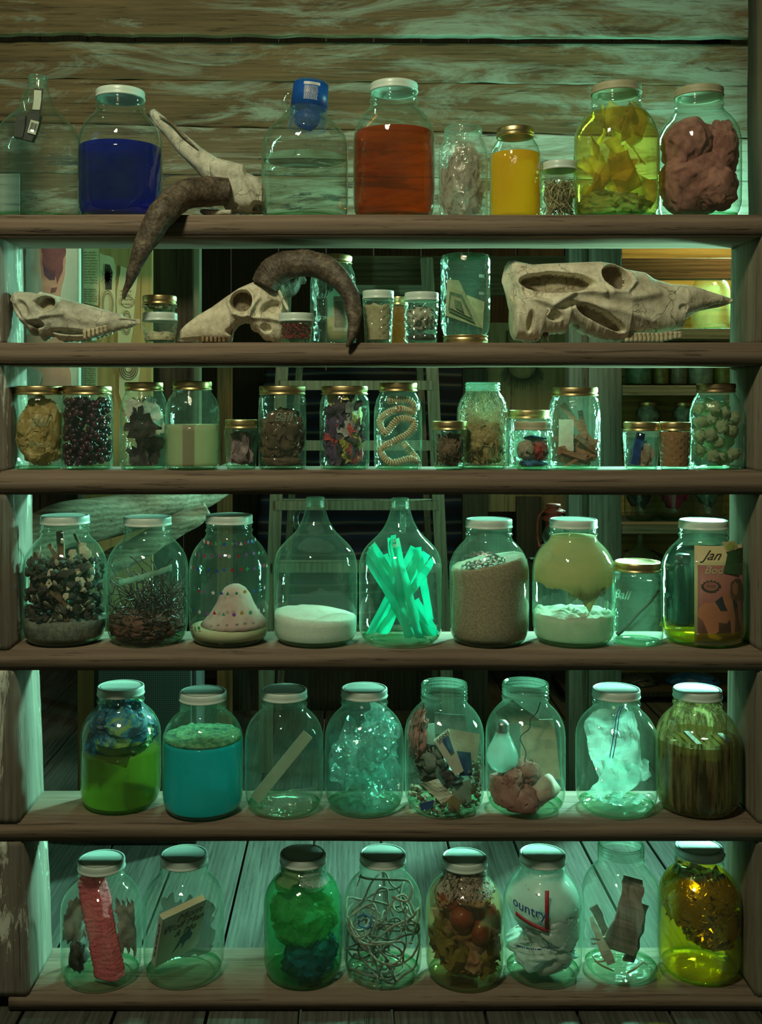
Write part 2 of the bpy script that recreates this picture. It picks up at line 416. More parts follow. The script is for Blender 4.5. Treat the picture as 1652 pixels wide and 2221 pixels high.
def jar(kind, cpx, row, hpx, top, label, lid='white', rl=None, Y=.084, gm=None, cat='jar', z0=None, shelf=True, seg=48, group=None, name=None, H=None, flip=False, yaw=0, lean=0, lidm=None):
    J = Jar(); s = (D+Y)/F
    J.x = PX(cpx, Y); J.y = Y; J.z = SZ[row] if z0 is None else z0
    J.R = hpx*s
    J.H = H or (PZ(top, Y)-J.z)
    J.Y = Y
    if kind == 'gallon': pr, nk, zt = prof_gallon(J.R, J.H); RL = (rl*s if rl else J.R*.59); J.nk = nk
    elif kind == 'jug': pr, nk, zt = prof_jug(J.R, J.H); RL = nk*1.1
    elif kind == 'mason': RL = rl*s; pr, nk, zt = prof_mason(J.R, J.H, RL)
    else: RL = (rl or hpx)*s*.98; pr, nk, zt = prof_jelly(J.R, J.H, RL)
    J.nk = nk; J.RL = RL; J.seg = seg
    pc = chaikin(pr, 1) if kind in ('gallon', 'jug') else pr
    J.inner = [(0.0, -.001)]+pc+[(nk*.95, zt)]
    J.prof = pr
    hasl = lid is not None
    # neck: threads, rim, then a short way down inside
    z1 = pr[-1][1]; out = list(pr)
    th = []
    nthr = 3 if zt-z1 > .012 else 2
    for k in range(nthr):
        zc = z1+(zt-z1)*(.22+.28*k)
        th += [(nk, zc-.0016), (nk+.0013, zc), (nk, zc+.0016)]
    rim = [(nk, zt-.003), (nk+.0012, zt-.0018), (nk+.0004, zt-.0002), (nk-.0012, zt), (nk-.0024, zt-.001), (nk-.003, zt-.004), (nk-.003, z1+.002)]
    full = chaikin(pr, 1)+th+rim if kind in ('gallon', 'jug') else pr+th+rim
    gmat = gm or (G1 if kind in ('gallon', 'jug') else (G3 if kind == 'jelly' else G2))
    nm = name or {'gallon': 'glass_jar', 'jug': 'glass_jug', 'mason': 'canning_jar', 'jelly': 'jelly_jar'}[kind]
    r_ = root(nm, (J.x, J.y, J.z), label, cat, group)
    J.root = r_
    if flip: r_.rotation_euler = (PI, 0, .3); r_.location = (J.x, J.y, J.z+J.H)
    if lean: r_.rotation_euler = (0, lean, 0)
    mk('glass_body', lathe(full, seg), gmat, r_)
    if lid is None:
        rp = []
        for k in range(nthr):
            zc = z1+(zt-z1)*(.22+.28*k); rp += [(nk+.0004, zc-.0022), (nk+.0022, zc-.0008), (nk+.0024, zc+.0006), (nk+.0004, zc+.002)]
        rp += [(nk+.0006, zt-.004), (nk+.0016, zt-.002), (nk+.0010, zt+.0004), (nk-.0012, zt+.0010), (nk-.0034, zt-.0006), (nk-.0036, zt-.004)]
        mk('glass_rim', lathe(rp, seg), GRIM, r_)
    b0 = pr[0][0]
    if kind in ('gallon', 'jug'):
        bp = [(0, .0100), (b0*.6, .0085), (b0*.95, .0080), (interp(J.inner, .0108)*.995, .0108), (interp(J.inner, .006)*.997, .006), (interp(J.inner, .003)*.997, .003), (b0*.997, .0004), (b0*.86, .001), (b0*.6, .004), (0, .006)]
    else:
        bp = [(0, .006), (b0*.7, .0055), (b0*1.02, .006), (b0*1.0, .0008), (b0*.8, .0008), (b0*.6, .002), (0, .003)]
    tag(mk('glass_base', lathe(bp, seg), GB, r_), 'thick green glass base')
    if kind == 'jug':
        a = math.radians(180 if yaw == 0 else yaw)
        pts = [(.26, .90), (.36, .915), (.45, .885), (.47, .845), (.44, .80), (.42, .785)]
        path = spline([(J.R*u*math.cos(a), J.R*u*math.sin(a), J.H*v) for u, v in pts], 6)
        mk('handle', tube(path, [.0045+.002*(i/len(path)) for i in range(len(path))], 10), gmat, r_)
    J.floor = .0118 if kind in ('gallon', 'jug') else .007
    if lid in ('white', 'olive'):
        key = (lid, round(RL, 4))
        if key not in LIDC: LIDC[key] = mk('lid', lid_vf(lid, RL), lidm or (WHITE if lid == 'white' else OLIVE))
        else: LIDC[key] = copyo(LIDC[key])
        LIDC[key].parent = r_; LIDC[key].location = (0, 0, J.H-.0160+.0006)
        gk = ('g', round(RL, 4))
        if gk not in LIDC: LIDC[gk] = mk('lid_groove', lathe([(RL*.872, .0149), (RL*.872, .01535), (RL*.850, .0160), (RL*.846, .0154), (RL*.872, .0149)], 64), PLINER)
        else: LIDC[gk] = copyo(LIDC[gk])
        LIDC[gk].parent = LIDC[key]; LIDC[gk].location = (0, 0, 0)
    elif lid in ('gold', 'bronze'):
        m = GOLD if lid == 'gold' else BRONZE
        o = mk('screw_band', lid_vf('gold', RL), m, r_, loc=(0, 0, J.H-.0165+.0006))
        mk('lid_disc', lid_disc(RL), m, r_, loc=(0, 0, J.H-.0165+.0006))
    return J
def rin(J, z): return interp(J.inner, z)*.955-.0006
def clampv(J, v, zmin=None, zmax=None):
    zm = J.floor if zmin is None else zmin
    zM = J.H-.004 if zmax is None else zmax
    z = min(max(v.z, zm), zM); R = rin(J, z); r = math.hypot(v.x, v.y)
    k = R/r if r > R else 1
    return Vector((v.x*k, v.y*k, z))
def put(J, name, vf, m, label, cat, smooth=True, clamp=True, group=None, kind=None, mats=None, fm=None, parent=None):
    if clamp: vf = ([clampv(J, Vector(v)) for v in vf[0]], vf[1])
    o = mk(name, vf, m, smooth=smooth, loc=(J.x, J.y, J.z), mats=mats, fm=fm)
    if parent: o.parent = parent; o.location = (0, 0, 0); return o
    return tag(o, label, cat, group, kind)
def local(J, px, py, dy=0):
    """photo position -> jar-local point at depth dy from the jar's axis"""
    p = P(px, py, J.y+dy); return Vector((p.x-J.x, dy, p.z-J.z))
def lz(J, py, dy=0): return local(J, 0, py, dy).z
def fill(J, z0, z1, m, name, label, cat, rough=0.0, dome=0.0, seg=None, kind='stuff', scale=60, tilt=0.0, k=.985, topm=None, seed=0):
    seg = J.seg
    zs = sorted(set([z0]+[z for r, z in J.inner if z0 < z < z1]+[z1]))
    zz = []
    for a, b in zip(zs, zs[1:]):
        n = max(1, int((b-a)/.012)); zz += [a+(b-a)*i/n for i in range(n)]
    zz.append(z1)
    pr = [(0, z0)]+[(rin(J, z)/.955*k, z) for z in zz]
    rt = pr[-1][0]; ntop = 9 if (rough or dome or tilt) else 1
    for i in range(1, ntop+1): pr.append((rt*(1-i/ntop), z1))
    nb = len(pr)-ntop-1
    V, Fc = lathe(pr, seg)
    W = []
    for v in V:
        t = max(0, min(1, (v.z-z0)/max(z1-z0, 1e-6)))**2
        r = math.hypot(v.x, v.y)/max(rt, 1e-6)
        dz = t*(dome*(1-r*r)+tilt*v.x/max(rt, 1e-6)+rough*(fn(v.x, v.y, seed, scale)+.5*fn(v.x, v.y, seed+3, scale*2.7)))
        Rm = max(rin(J, v.z+dz)/.955*k, 1e-5); q = min(1, Rm/max(math.hypot(v.x, v.y), 1e-6))
        W.append(Vector((v.x*q, v.y*q, v.z+dz)))
    fm = None; mats = None
    if topm:
        mats = [m, topm]; fm = [1 if (len(f) >= 3 and min(W[i].z for i in f) > z1-1e-4-abs(tilt)-abs(rough)*1.5 and max(V[i].z for i in f) >= z1-1e-6 and min(V[i].z for i in f) >= z1-1e-6) else 0 for f in Fc]
    return put(J, name, (W, Fc), m, label, cat, clamp=False, kind=kind, mats=mats, fm=fm)
def blob(c, r, amp=.25, scale=3, seed=0, sub=4, ridge=False):
    bm = bmesh.new(); bmesh.ops.create_icosphere(bm, subdivisions=sub, radius=1)
    for v in bm.verts:
        n = v.co.normalized()
        d = fnv(n, scale, seed)*.6+fnv(n, scale*2.3, seed+7)*.3+fnv(n, scale*5, seed+17)*.15
        if ridge: d = Vector([(abs(q)-.25)*1.6 for q in d])
        v.co = Vector((c[0]+r[0]*(n.x+d.x*amp*2), c[1]+r[1]*(n.y+d.y*amp*2), c[2]+r[2]*(n.z+d.z*amp*2)))
    return from_bm(bm)
def sheet(c, w_, h_, rot=(0, 0, 0), n=18, amp=.004, scale=40, seed=0, curl=0.0, th=.0006, edge=.0, nv=None):
    """crumpled sheet w_ by h_ with thickness; edge = raggedness of its outline"""
    nv = nv or n; V = []; M = Matrix.Translation(Vector(c)) @ Matrix.Rotation(rot[2], 4, 'Z') @ Matrix.Rotation(rot[1], 4, 'Y') @ Matrix.Rotation(rot[0], 4, 'X')
    for s in (0, 1):
        for j in range(nv+1):
            for i in range(n+1):
                u = (i/n-.5); v = (j/nv-.5)
                x = u*w_*(1+edge*fn(v*8, seed, 1.3)); z = v*h_*(1+edge*fn(u*8, seed, 4.4))
                if curl:
                    R = 1/curl; a = x/R; y = R*(1-math.cos(a)); x = R*math.sin(a)
                else: y = 0
                d = fnv((x, seed*.1, z), scale, seed)+fnv((x, seed*.1, z), scale*2.6, seed+9)*.45
                V.append(M @ Vector((x+d.x*amp*.5, y+d.y*amp+s*th, z+d.z*amp*.5)))
    N = (n+1)*(nv+1); Fc = []
    for j in range(nv):
        for i in range(n):
            a = j*(n+1)+i
            Fc.append((a, a+1, a+n+2, a+n+1)); Fc.append((N+a, N+a+n+1, N+a+n+2, N+a+1))
    ring = [i for i in range(n+1)]+[j*(n+1)+n for j in range(1, nv+1)]+[nv*(n+1)+i for i in range(n-1, -1, -1)]+[j*(n+1) for j in range(nv-1, 0, -1)]
    for a, b in zip(ring, ring[1:]+ring[:1]): Fc.append((a, N+a, N+b, b))
    return V, Fc
def strip(p0, p1, w_, th, face=(0, -1, 0), bend=0.0, n=10, seed=0, taper=0.0, jit=.15):
    p0 = Vector(p0); p1 = Vector(p1); t = (p1-p0).normalized(); f = Vector(face); sdir = t.cross(f).normalized(); up = sdir.cross(t).normalized()
    V = []; Fc = []
    for i in range(n+1):
        q = i/n; c = p0.lerp(p1, q)+up*bend*math.sin(PI*q)+sdir*fn(q*3, seed, 0)*w_*jit
        ww = w_*.5*(1-taper*q)*(1+.15*fn(q*6, seed, 5))
        for a, b in ((-1, -1), (1, -1), (1, 1), (-1, 1)): V.append(c+sdir*a*ww+up*b*th*.5)
    for i in range(n):
        for k in range(4): Fc.append((i*4+k, i*4+(k+1) % 4, i*4+4+(k+1) % 4, i*4+4+k))
    Fc += [(3, 2, 1, 0), (n*4, n*4+1, n*4+2, n*4+3)]
    return V, Fc
def chip(c, s, rnd, flat=.3):
    bm = bmesh.new(); bmesh.ops.create_icosphere(bm, subdivisions=1, radius=1)
    M = Matrix.Rotation(rnd.uniform(0, 6.28), 4, 'Z') @ Matrix.Rotation(rnd.uniform(0, 6.28), 4, 'X') @ Matrix.Diagonal((s, s*rnd.uniform(.5, 1), s*flat, 1))
    for v in bm.verts: v.co = Vector(c)+(M @ (v.co*rnd.uniform(.7, 1.25)))
    return from_bm(bm)
def rndin(J, z, rnd, k=.95):
    a = rnd.uniform(0, 2*PI); r = rin(J, z)*math.sqrt(rnd.random())*k
    return Vector((r*math.cos(a), r*math.sin(a), z))
def rodbox(p0, p1, a, b, face=(0, -1, 0)): return strip(p0, p1, a, b, face, n=1)
def fibres(J, c, r, n, rad, rnd, nseg=7, up=.0, wild=1.0, length=.06):
    parts = []
    for i in range(n):
        p = Vector(c)+Vector((rnd.gauss(0, r[0]*.5), rnd.gauss(0, r[1]*.5), rnd.gauss(0, r[2]*.5)))
        d = Vector((rnd.gauss(0, 1), rnd.gauss(0, 1), rnd.gauss(up, 1))).normalized(); path = [p.copy()]
        for k in range(nseg):
            d = (d+Vector((rnd.gauss(0, .35), rnd.gauss(0, .35), rnd.gauss(0, .35)))*wild).normalized(); p = p+d*length/nseg; p = clampv(J, p); path.append(p.copy())
        parts.append(tube(path, rad, 4, cap=False))
    return cat_vf(*parts)

# ------------------------------------------------------------------ room behind the shelves
ST = dict(kind='structure')
YB = 2.50
def slabs(name, x0, x1, y0, y1, z0, z1, m, label=None, along='y', wdt=.16, gap=.006, seed=0):
    parts = []; rnd = random.Random(seed)
    if along == 'y':
        x = x0
        while x < x1: parts.append(box(x, min(x+wdt-gap, x1), y0, y1, z0+rnd.uniform(-.002, .002), z1, .002)); x += wdt
    elif along == 'x':
        z = z0
        while z < z1: parts.append(box(x0, x1, y0+rnd.uniform(-.004, .004), y1, z, min(z+wdt-gap, z1), .002)); z += wdt
    else:
        x = x0
        while x < x1: parts.append(box(x, min(x+wdt-gap, x1), y0+rnd.uniform(-.004, .004), y1, z0, z1, .002)); x += wdt
    o = mk(name, cat_vf(*parts), m, smooth=False)
    o['kind'] = 'structure'
    if label: o['label'] = label
    return o
slabs('floor', -2.3, 1.9, -1.2, YB+.05, -.03, 0.0, FLOORM, along='y', wdt=.17)
slabs('wall_back', -2.3, 1.9, YB, YB+.03, 0, 2.7, wood('back_wall_boards', (.02, .015, .009), (.05, .036, .02), (.08, .06, .034), 'z'), along='z', wdt=.2)
slabs('wall_left', -2.3, -1.5, 1.05, 1.09, 0, 2.7, DARKB, along='z', wdt=.2)
o = mk('wall_right', cat_vf(box(1.84, 1.9, -.4, .3, 0, 2.7), box(1.84, 1.9, 1.25, 1.8, 0, 2.7), box(1.84, 1.9, 2.3, YB, 0, 2.7), box(1.84, 1.9, .3, 1.25, 0, .45), box(1.84, 1.9, .3, 1.25, 1.8, 2.7), box(1.84, 1.9, 1.8, 2.3, 0, 1.6), box(1.84, 1.9, 1.8, 2.3, 2.3, 2.7)), WOODR, smooth=False); o['kind'] = 'structure'
o = mk('ceiling', box(-2.3, 1.9, .2, YB, 2.7, 2.75), DARKB, smooth=False); o['kind'] = 'structure'

# planks behind the top shelf
def plank(py0l, py1l, py0r, py1r, Y, m, seed, label, xr=1652, xl=-60, th=.022, ragged=0):
    a = P(xl, 0, Y).x; b = P(xr, 0, Y).x; n = 90; V = []; Fc = []
    for i in range(n+1):
        q = i/n; x = a+(b-a)*q
        zt = PZ(py0l+(py0r-py0l)*q, Y); zb = PZ(py1l+(py1r-py1l)*q, Y)
        zb += .004*fn(x*14, seed, 0)+(ragged*abs(fn(x*50, seed, 2))*max(0, 1-q*3.2)); zt += .0025*fn(x*10, seed, 9)
        y = Y+.002*fn(x*5, seed, 3)
        V += [Vector((x, y+.002, zt)), Vector((x, y, zt-.003)), Vector((x, y, zb+.003)), Vector((x, y+.002, zb)), Vector((x, y+th, zb)), Vector((x, y+th, zt))]
    for i in range(n):
        for k in range(6): Fc.append((i*6+k, i*6+(k+1) % 6, i*6+6+(k+1) % 6, i*6+6+k))
    Fc += [(5, 4, 3, 2, 1, 0), tuple(n*6+k for k in range(6))]
    return tag(mk('wall_plank', (V, Fc), m, smooth=False), label, 'plank', 'wide planks nailed behind the top shelf')
PLANKT = wood('plank_top_mixed', (.07, .055, .028), (.17, .125, .06), (.30, .23, .11), 'x', 1.3, .04, paint=(.28, .38, .30), paint_amt=.46, patch=(.07, .075, .065), patch_amt=.30)
PLANKW = wood('plank_pale_paint', (.09, .07, .04), (.19, .15, .085), (.32, .27, .16), 'x', 1.3, .04, paint=(.42, .52, .43), paint_amt=.50, patch=(.075, .085, .075), patch_amt=.40)
plank(-110, 72, -110, 80, 0.580, PLANKT, 3, 'topmost wide plank above the dark gap, its lower edge splintered at left', ragged=.012)
plank(88, 168, 94, 186, 0.620, PLANKT, 5, 'plank just below the dark gap behind the blue cup')
plank(169, 262, 187, 300, 0.622, PLANKT, 7, 'plank at the height of the jar lids on the top shelf')
plank(264, 372, 302, 392, 0.619, PLANKW, 9, 'plank with grey-green worn paint behind the amber jar', xl=-60)
plank(374, 470, 394, 474, 0.622, PLANKW, 11, 'lowest plank hugging the top shelf, behind the jar bases', xl=46)
tag(mk('plank_batten', box(-1.0, -.93, .645, .69, PZ(480, .62), PZ(-110, .62)), DARKB, smooth=False), 'dark batten holding the planks at the far left', 'batten')
tag(mk('plank_batten', box(.86, .93, .645, .69, PZ(480, .62), PZ(-110, .62)), DARKB, smooth=False), 'dark batten holding the planks at the far right', 'batten')

def pbox(x0, x1, y0, y1, Y, th, m, name, label, cat, along=None, bev=.002, **k):
    """a board whose front face spans these photo positions at depth Y"""
    o = mk(name, box(PX(x0, Y), PX(x1, Y), Y, Y+th, PZ(y1, Y), PZ(y0, Y), bev), m, smooth=False)
    return tag(o, label, cat, **k)
PAINTW = wood('white_board', (.42, .48, .42), (.62, .68, .60), (.74, .80, .72), 'x', .8)
pbox(-62, 44, 376, 470, .622, .02, PAINTW, 'pale_board', 'pale board showing through the far left jug below the brown planks', 'board')
PAINTB = wood('pale_painted_board', (.30, .36, .30), (.52, .60, .50), (.66, .74, .64), 'z', .6)
pbox(-40, 172, 480, 1052, .66, .02, PAINTB, 'painted_sheet', 'pale painted panel behind the left skull, carrying the torn poster', 'panel')
YP = .658
pm = [stuff('poster_ground', (.60, .70, .58), (.50, .62, .52), 8, .8, bump=0), stuff('poster_flesh', (.66, .42, .30), (.60, .34, .26), 12, .8, bump=0), stuff('poster_maroon', (.30, .12, .13), (.20, .08, .09), 16, .8, bump=0), stuff('poster_purple', (.16, .09, .14), None, 30, .8, bump=0)]
def ppoly(pts, Y, th, m, name, parent=None, seed=0, rag=3):
    out = []
    for (x0, y0), (x1, y1) in zip(pts, pts[1:]+pts[:1]):
        n = max(1, int(math.hypot(x1-x0, y1-y0)/9))
        for i in range(n):
            x = x0+(x1-x0)*i/n; y = y0+(y1-y0)*i/n
            out.append((PX(x+rag*fn(x*.05, y*.05, seed), Y), PZ(y+rag*fn(x*.06, y*.06, seed+5), Y)))
    vf = prism(out, th); vf = ([Vector((v.x, v.y+Y, v.z)) for v in vf[0]], vf[1])
    return mk(name, vf, m, parent, smooth=False)
pr_ = root('torn_poster', (0, 0, 0), 'torn poster of brown, flesh and maroon patches behind the left skull', 'poster')
ppoly([(56, 500), (166, 500), (166, 1050), (56, 1050)], YP, .001, pm[0], 'paper', pr_, 1)
ppoly([(84, 500), (146, 500), (140, 600), (132, 640), (128, 700), (150, 800), (160, 860), (165, 1005), (60, 1005), (58, 730), (90, 720), (95, 650), (86, 560)], YP-.0012, .001, pm[1], 'printed_patch', pr_, 2)
ppoly([(88, 500), (148, 500), (134, 590), (124, 615), (118, 590), (108, 604), (98, 596), (92, 560)], YP-.0024, .001, pm[2], 'printed_patch', pr_, 3, 5)
ppoly([(93, 570), (103, 582), (112, 596), (120, 586), (119, 604), (108, 606), (97, 596)], YP-.0036, .001, pm[3], 'printed_patch', pr_, 4, 5)
ppoly([(112, 626), (124, 624), (120, 633), (110, 635)], YP-.0036, .001, pm[2], 'printed_patch', pr_, 5, 2)
o = ppoly([(54, 795), (82, 800), (92, 812), (84, 838), (60, 850), (54, 845)], YP-.02, .001, stuff('pale_note', (.6, .74, .62), None, 10, .8, bump=0), 'paper_note', None, 6)
tag(o, 'pale curled paper note beside the poster, above the first gold lid', 'paper')
# ochre plywood with drawings
pbox(168, 330, 470, 1980, .90, .018, PLY, 'plywood_sheet', 'ochre plywood panel with three pinned drawings', 'panel')
pbox(168, 178, 470, 1100, .88, .02, WOODR, 'trim_strip', 'dark upright strip between painted panel and plywood', 'strip')
PAP = stuff('aged_paper', (.66, .56, .34), (.58, .47, .27), 14, .8, bump=.1); INK = stuff('ink', (.07, .06, .04), None, 20, .8, bump=0); INK2 = stuff('faded_ink', (.30, .25, .15), None, 20, .8, bump=0)
def paper(pts, label, marks):
    r_ = root('pinned_paper', (0, 0, 0), label, 'paper', 'papers pinned to the plywood')
    ppoly(pts, .897, .0012, PAP, 'sheet', r_, 3, 2)
    for kind, *a in marks:
        if kind == 'poly': ppoly(a[0], .8955, .001, a[1] if len(a) > 1 else INK, 'drawing', r_, 5, 1)
        elif kind == 'ring':
            cx, cy, rx, ry, n = a
            for k in range(n):
                q = 1-k*.2
                path = [P(cx+rx*q*math.cos(t*2*PI/40), cy+ry*q*math.sin(t*2*PI/40), .8955) for t in range(41)]
                mk('drawing', tube(path, .0011, 4), INK2 if n < 4 else INK, r_)
        elif kind == 'lines':
            x0, x1, ys, m = a; parts = []
            rr = random.Random(3)
            for y in ys:
                x = x0
                while x < x1:
                    l = rr.uniform(4, 11)
                    path = [P(min(x+l*t/6, x1), y+1.6*math.sin(t*2.2+x), .8955) for t in range(7)]
                    parts.append(tube(path, .0006, 3)); x += l+2.5
            mk('handwriting', cat_vf(*parts), m, r_)
rr = random.Random(5)
star = []
for k in range(24):
    a = k*PI/12; q = (20 if k % 2 == 0 else 8)
    star.append((233+q*.62*math.cos(a), 600+q*1.5*math.sin(a)*.8))
paper([(181, 470), (213, 470), (216, 600), (213, 664), (196, 660), (178, 655)], 'handwritten aged sheet pinned at the left of the plywood', [('lines', 184, 210, list(range(548, 618, 6)), INK2), ('lines', 184, 210, list(range(628, 656, 5)), INK2)])
paper([(216, 548), (246, 560), (250, 575), (250, 680), (232, 676), (217, 668)], 'aged sheet with a dark star drawing, middle of the plywood papers', [('poly', [(228, 572), (238, 574), (244, 590), (242, 628), (228, 628), (226, 590)]), ('poly', star, PAP), ('ring', 234, 660, 12, 30, 2)])
paper([(262, 576), (300, 592), (292, 650), (284, 745), (256, 745), (252, 650)], 'aged sheet with a botanical line drawing beneath the horn tip', [('ring', 275, 700, 9, 26, 2), ('lines', 262, 284, [632, 640, 650, 660], INK), ('ring', 277, 655, 14, 12, 1)])
paper([(180, 790), (209, 790), (212, 905), (182, 905)], 'narrow aged sheet of dense script seen below the second shelf', [('lines', 184, 207, list(range(800, 900, 5)), INK2)])
paper([(258, 780), (304, 780), (298, 870), (292, 905), (268, 890), (258, 850)], 'aged sheet with nested dark arcs below the second shelf', [('ring', 279, 798, 20, 26, 4)])
# dark boards, strips, beams
pbox(331, 425, 470, 1110, 1.02, .03, DARKB, 'dark_board', 'dark upright board right of the plywood', 'board')
pbox(419, 432, 470, 1110, .96, .05, LADM, 'thin_post', 'thin pale post behind the stacked jelly jars', 'post')
pbox(470, 503, 700, 1619, 1.5, .02, wood('orange_strip', (.12, .055, .02), (.26, .12, .045), (.36, .18, .07), 'z'), 'plywood_strip', 'reddish plywood strip behind the milky jar', 'strip')
pbox(1055, 1232, 700, 1110, 1.62, .02, wood('warm_panel', (.14, .09, .045), (.26, .175, .09), (.36, .25, .13), 'z', .5), 'plywood_sheet', 'brown plywood panel left of the grey post', 'panel')
pbox(1003, 1058, 800, 1800, 1.58, .03, DARKB, 'dark_board', 'dark upright board left of the brown plywood', 'board')
pbox(1120, 1175, 1078, 1400, 1.6, .03, DARKB, 'dark_board', 'dark upright board behind the red lantern', 'board')
pbox(740, 1232, 555, 640, 1.5, .05, wood('beam_brown', (.05, .035, .02), (.11, .075, .04), (.17, .12, .06), 'x'), 'cross_beam', 'dark brown beam behind the inverted jar', 'beam')
pbox(760, 940, 618, 638, 1.42, .04, wood('beam_grey', (.10, .085, .05), (.16, .14, .09), (.22, .19, .13), 'x'), 'cross_rail', 'grey rail behind the white-lidded jelly jars', 'rail')
pbox(1233, 1275, 470, 1800, 1.02, .05, POSTM, 'grey_post', 'narrower grey post, left one of the pair behind the shelves', 'post')
pbox(1277, 1347, 470, 1800, 1.0, .09, POSTM, 'grey_post', 'broad weathered grey post, right one of the pair behind the shelves', 'post')
# step ladder
lad = root('stepladder', P(780, 1500, 1.3), 'pale wooden stepladder standing behind the jugs', 'ladder')
def lpart(name, x0, y0, x1, y1, wpx, th, Y0, Y1):
    a = P(x0, y0, Y0)-lad.location; b = P(x1, y1, Y1)-lad.location
    mk(name, rodbox(a, b, wpx*(D+Y0)/F, th), LADM, lad, smooth=False)
lpart('stile', 622, 560, 573, 1664, 26, .03, 1.30, 1.30); lpart('stile', 925, 560, 977, 1664, 26, .03, 1.30, 1.30)
lpart('back_stile', 655, 700, 603, 1567, 14, .03, 1.45, 1.75); lpart('back_stile', 905, 700, 948, 1567, 14, .03, 1.45, 1.75)
for y in (836, 966, 1094, 1228, 1370):
    q = (y-560)/1000
    lpart('rung', 622-44*q, y, 925+47*q, y, 20, .07, 1.315, 1.315)
# striped blanket
t = NT('striped_blanket')
wv = t.n('TexWave'); wv.bands_direction = 'Z'; wv.inputs['Scale'].default_value = 1.6; wv.inputs['Distortion'].default_value = 2.5; wv.inputs['Detail'].default_value = 2; wv.inputs['Detail Scale'].default_value = .7
t.set(wv.inputs['Vector'], t.coord((.8, 1, 1.6)))
b_ = t.n('BsdfPrincipled'); t.set(b_.inputs['Base Color'], t.ramp(wv.outputs[1], (.1, (.015, .02, .04)), (.60, (.02, .05, .11)), (.72, (.20, .17, .12)), (.82, (.05, .10, .14)), (.92, (.02, .02, .03)))); b_.inputs['Roughness'].default_value = .95
BLK = t.done(b_)
vf = sheet((0, 0, 0), 470*(D+2.43)/F, 620*(D+2.43)/F, n=60, amp=.06, scale=3.0, seed=3, th=.006)
tag(mk('hanging_blanket', vf, BLK, loc=P(800, 1110, 2.43)), 'dark navy striped blanket hanging behind the ladder', 'blanket')
# right rear shelving with jars
BGS = wood('rear_shelf_wood', (.12, .11, .07), (.25, .25, .18), (.36, .37, .28), 'x')
bgs = {1: (712, 735), 2: (836, 858), 3: (1137, 1158), 4: (930, 950)}
for k, (a, b) in bgs.items():
    pbox(1349, 1640, a, b, 1.98, .319, BGS, 'rear_shelf', {1: 'rear shelf board under the two golden jars', 2: 'rear shelf board just above the brown powder jar', 3: 'rear shelf board behind the magazine jar', 4: 'rear shelf board hidden behind the small jars of the third row'}[k], 'shelf', group='rear shelf boards at the right')
pbox(1348, 1650, 480, 1560, 2.3, .02, wood('rear_ochre', (.22, .14, .04), (.42, .28, .09), (.55, .38, .14), 'x', .6), 'backing_sheet', 'ochre back panel of the rear shelves', 'panel')
pbox(1347, 1640, 560, 605, 1.9, .05, PLANKB, 'cross_beam', 'brown board across the top of the rear shelves', 'beam')
pbox(1225, 1640, 1500, 1512, 2.0, .28, DARKB, 'low_rear_shelf', 'low dark rear shelf near the floor at the right', 'shelf')
pbox(1225, 1640, 1512, 1560, 2.06, .03, DARKB, 'rear_plinth', 'dark plinth board below the low rear shelf', 'board')
def bgj(px, hpx, top, shelf, label, lid='white', kind='gallon', rl=None, gm=None, Y=2.12):
    z0 = PZ(bgs[shelf][0], 1.98)
    return jar(kind, px, 0, hpx, top, label, lid, rl, Y=Y, z0=z0, seg=28, gm=gm, group='jars on the rear shelves')
GBG = glass('glass_gold_glow_tint', (.5, .5, .15), .16, (.75, .68, .28), clear=(.95, .93, .75), wav=.8, wscale=14)  # gold glow of the light behind is put into the glass colour
A = bgj(1540, 41, 577, 1, 'round golden-lit jar on the rear shelf, right one under the white lid', gm=GBG)
A = bgj(1393, 38, 577, 1, 'golden-lit jar on the rear shelf, left one partly behind the big skull', gm=GBG)
bgcol = [('pale green', (.35, .6, .4)), ('amber', (.6, .45, .1)), ('cream', (.6, .58, .45)), ('dark twigs', (.10, .12, .08)), ('yellow', (.65, .6, .1))]
for i, (px, hw, top) in enumerate([(1384, 28, 745), (1433, 17, 755), (1471, 18, 750), (1519, 26, 745), (1567, 19, 750)]):
    nm, c = [('something green', (.25, .5, .32)), ('clear amber liquid', (.6, .42, .08)), ('cream grains', (.6, .5, .38)), ('white cotton', (.72, .80, .72)), ('yellow oil', (.62, .58, .10))][i]
    J = bgj(px, hw, top, 2, f'rear-shelf jar of {nm}, its top hidden by the second shelf', 'gold', 'mason', hw*.85)
    m = stuff('rear_fill_'+nm.replace(' ', '_'), c, None, 50, .6, trans=.4)
    fill(J, J.floor, J.H*(.85 if i in (1, 4) else .5), m, 'jar_filling', f'{nm} filling a rear-shelf jar', 'filling', rough=.006, seg=24)
for px, hw, top in ((1404, 27, 872), (1481, 25, 873)):
    J = bgj(px, hw, top, 4, f"small golden-lidded rear jar of white wool, {'left' if px < 1450 else 'right'} of the pair", 'gold', 'mason', hw*.72)
    put(J, 'wool_tuft', blob((0, 0, .055), (J.R*.8, J.R*.8, .04), .3, 3, px, 3), stuff('rear_wool', (.62, .70, .60), None, 60, .9, trans=.3), f"white wool inside the {'left' if px < 1450 else 'right'} small rear jar", 'wool')
for i, (px, hw, top) in enumerate([(1388, 34, 965), (1462, 36, 965), (1535, 33, 965)]):
    nm, c = [('dark cloth', (.05, .07, .06)), ('crimson cloth', (.55, .02, .10)), ('green bottles', (.05, .16, .10))][i]
    J = bgj(px, hw, top, 3, f'tall rear jar holding {nm}, behind the magazine jar')
    put(J, 'stuffed_cloth', blob((0, 0, J.H*.52), (J.R*.85, J.R*.85, J.H*.33), .25, 2.5, px, 4), stuff('rear_'+nm.replace(' ', '_'), c, None, 40, .8, trans=.25), f'{nm} packed in a tall rear jar', 'cloth')
fz = PZ(1212, 2.1)
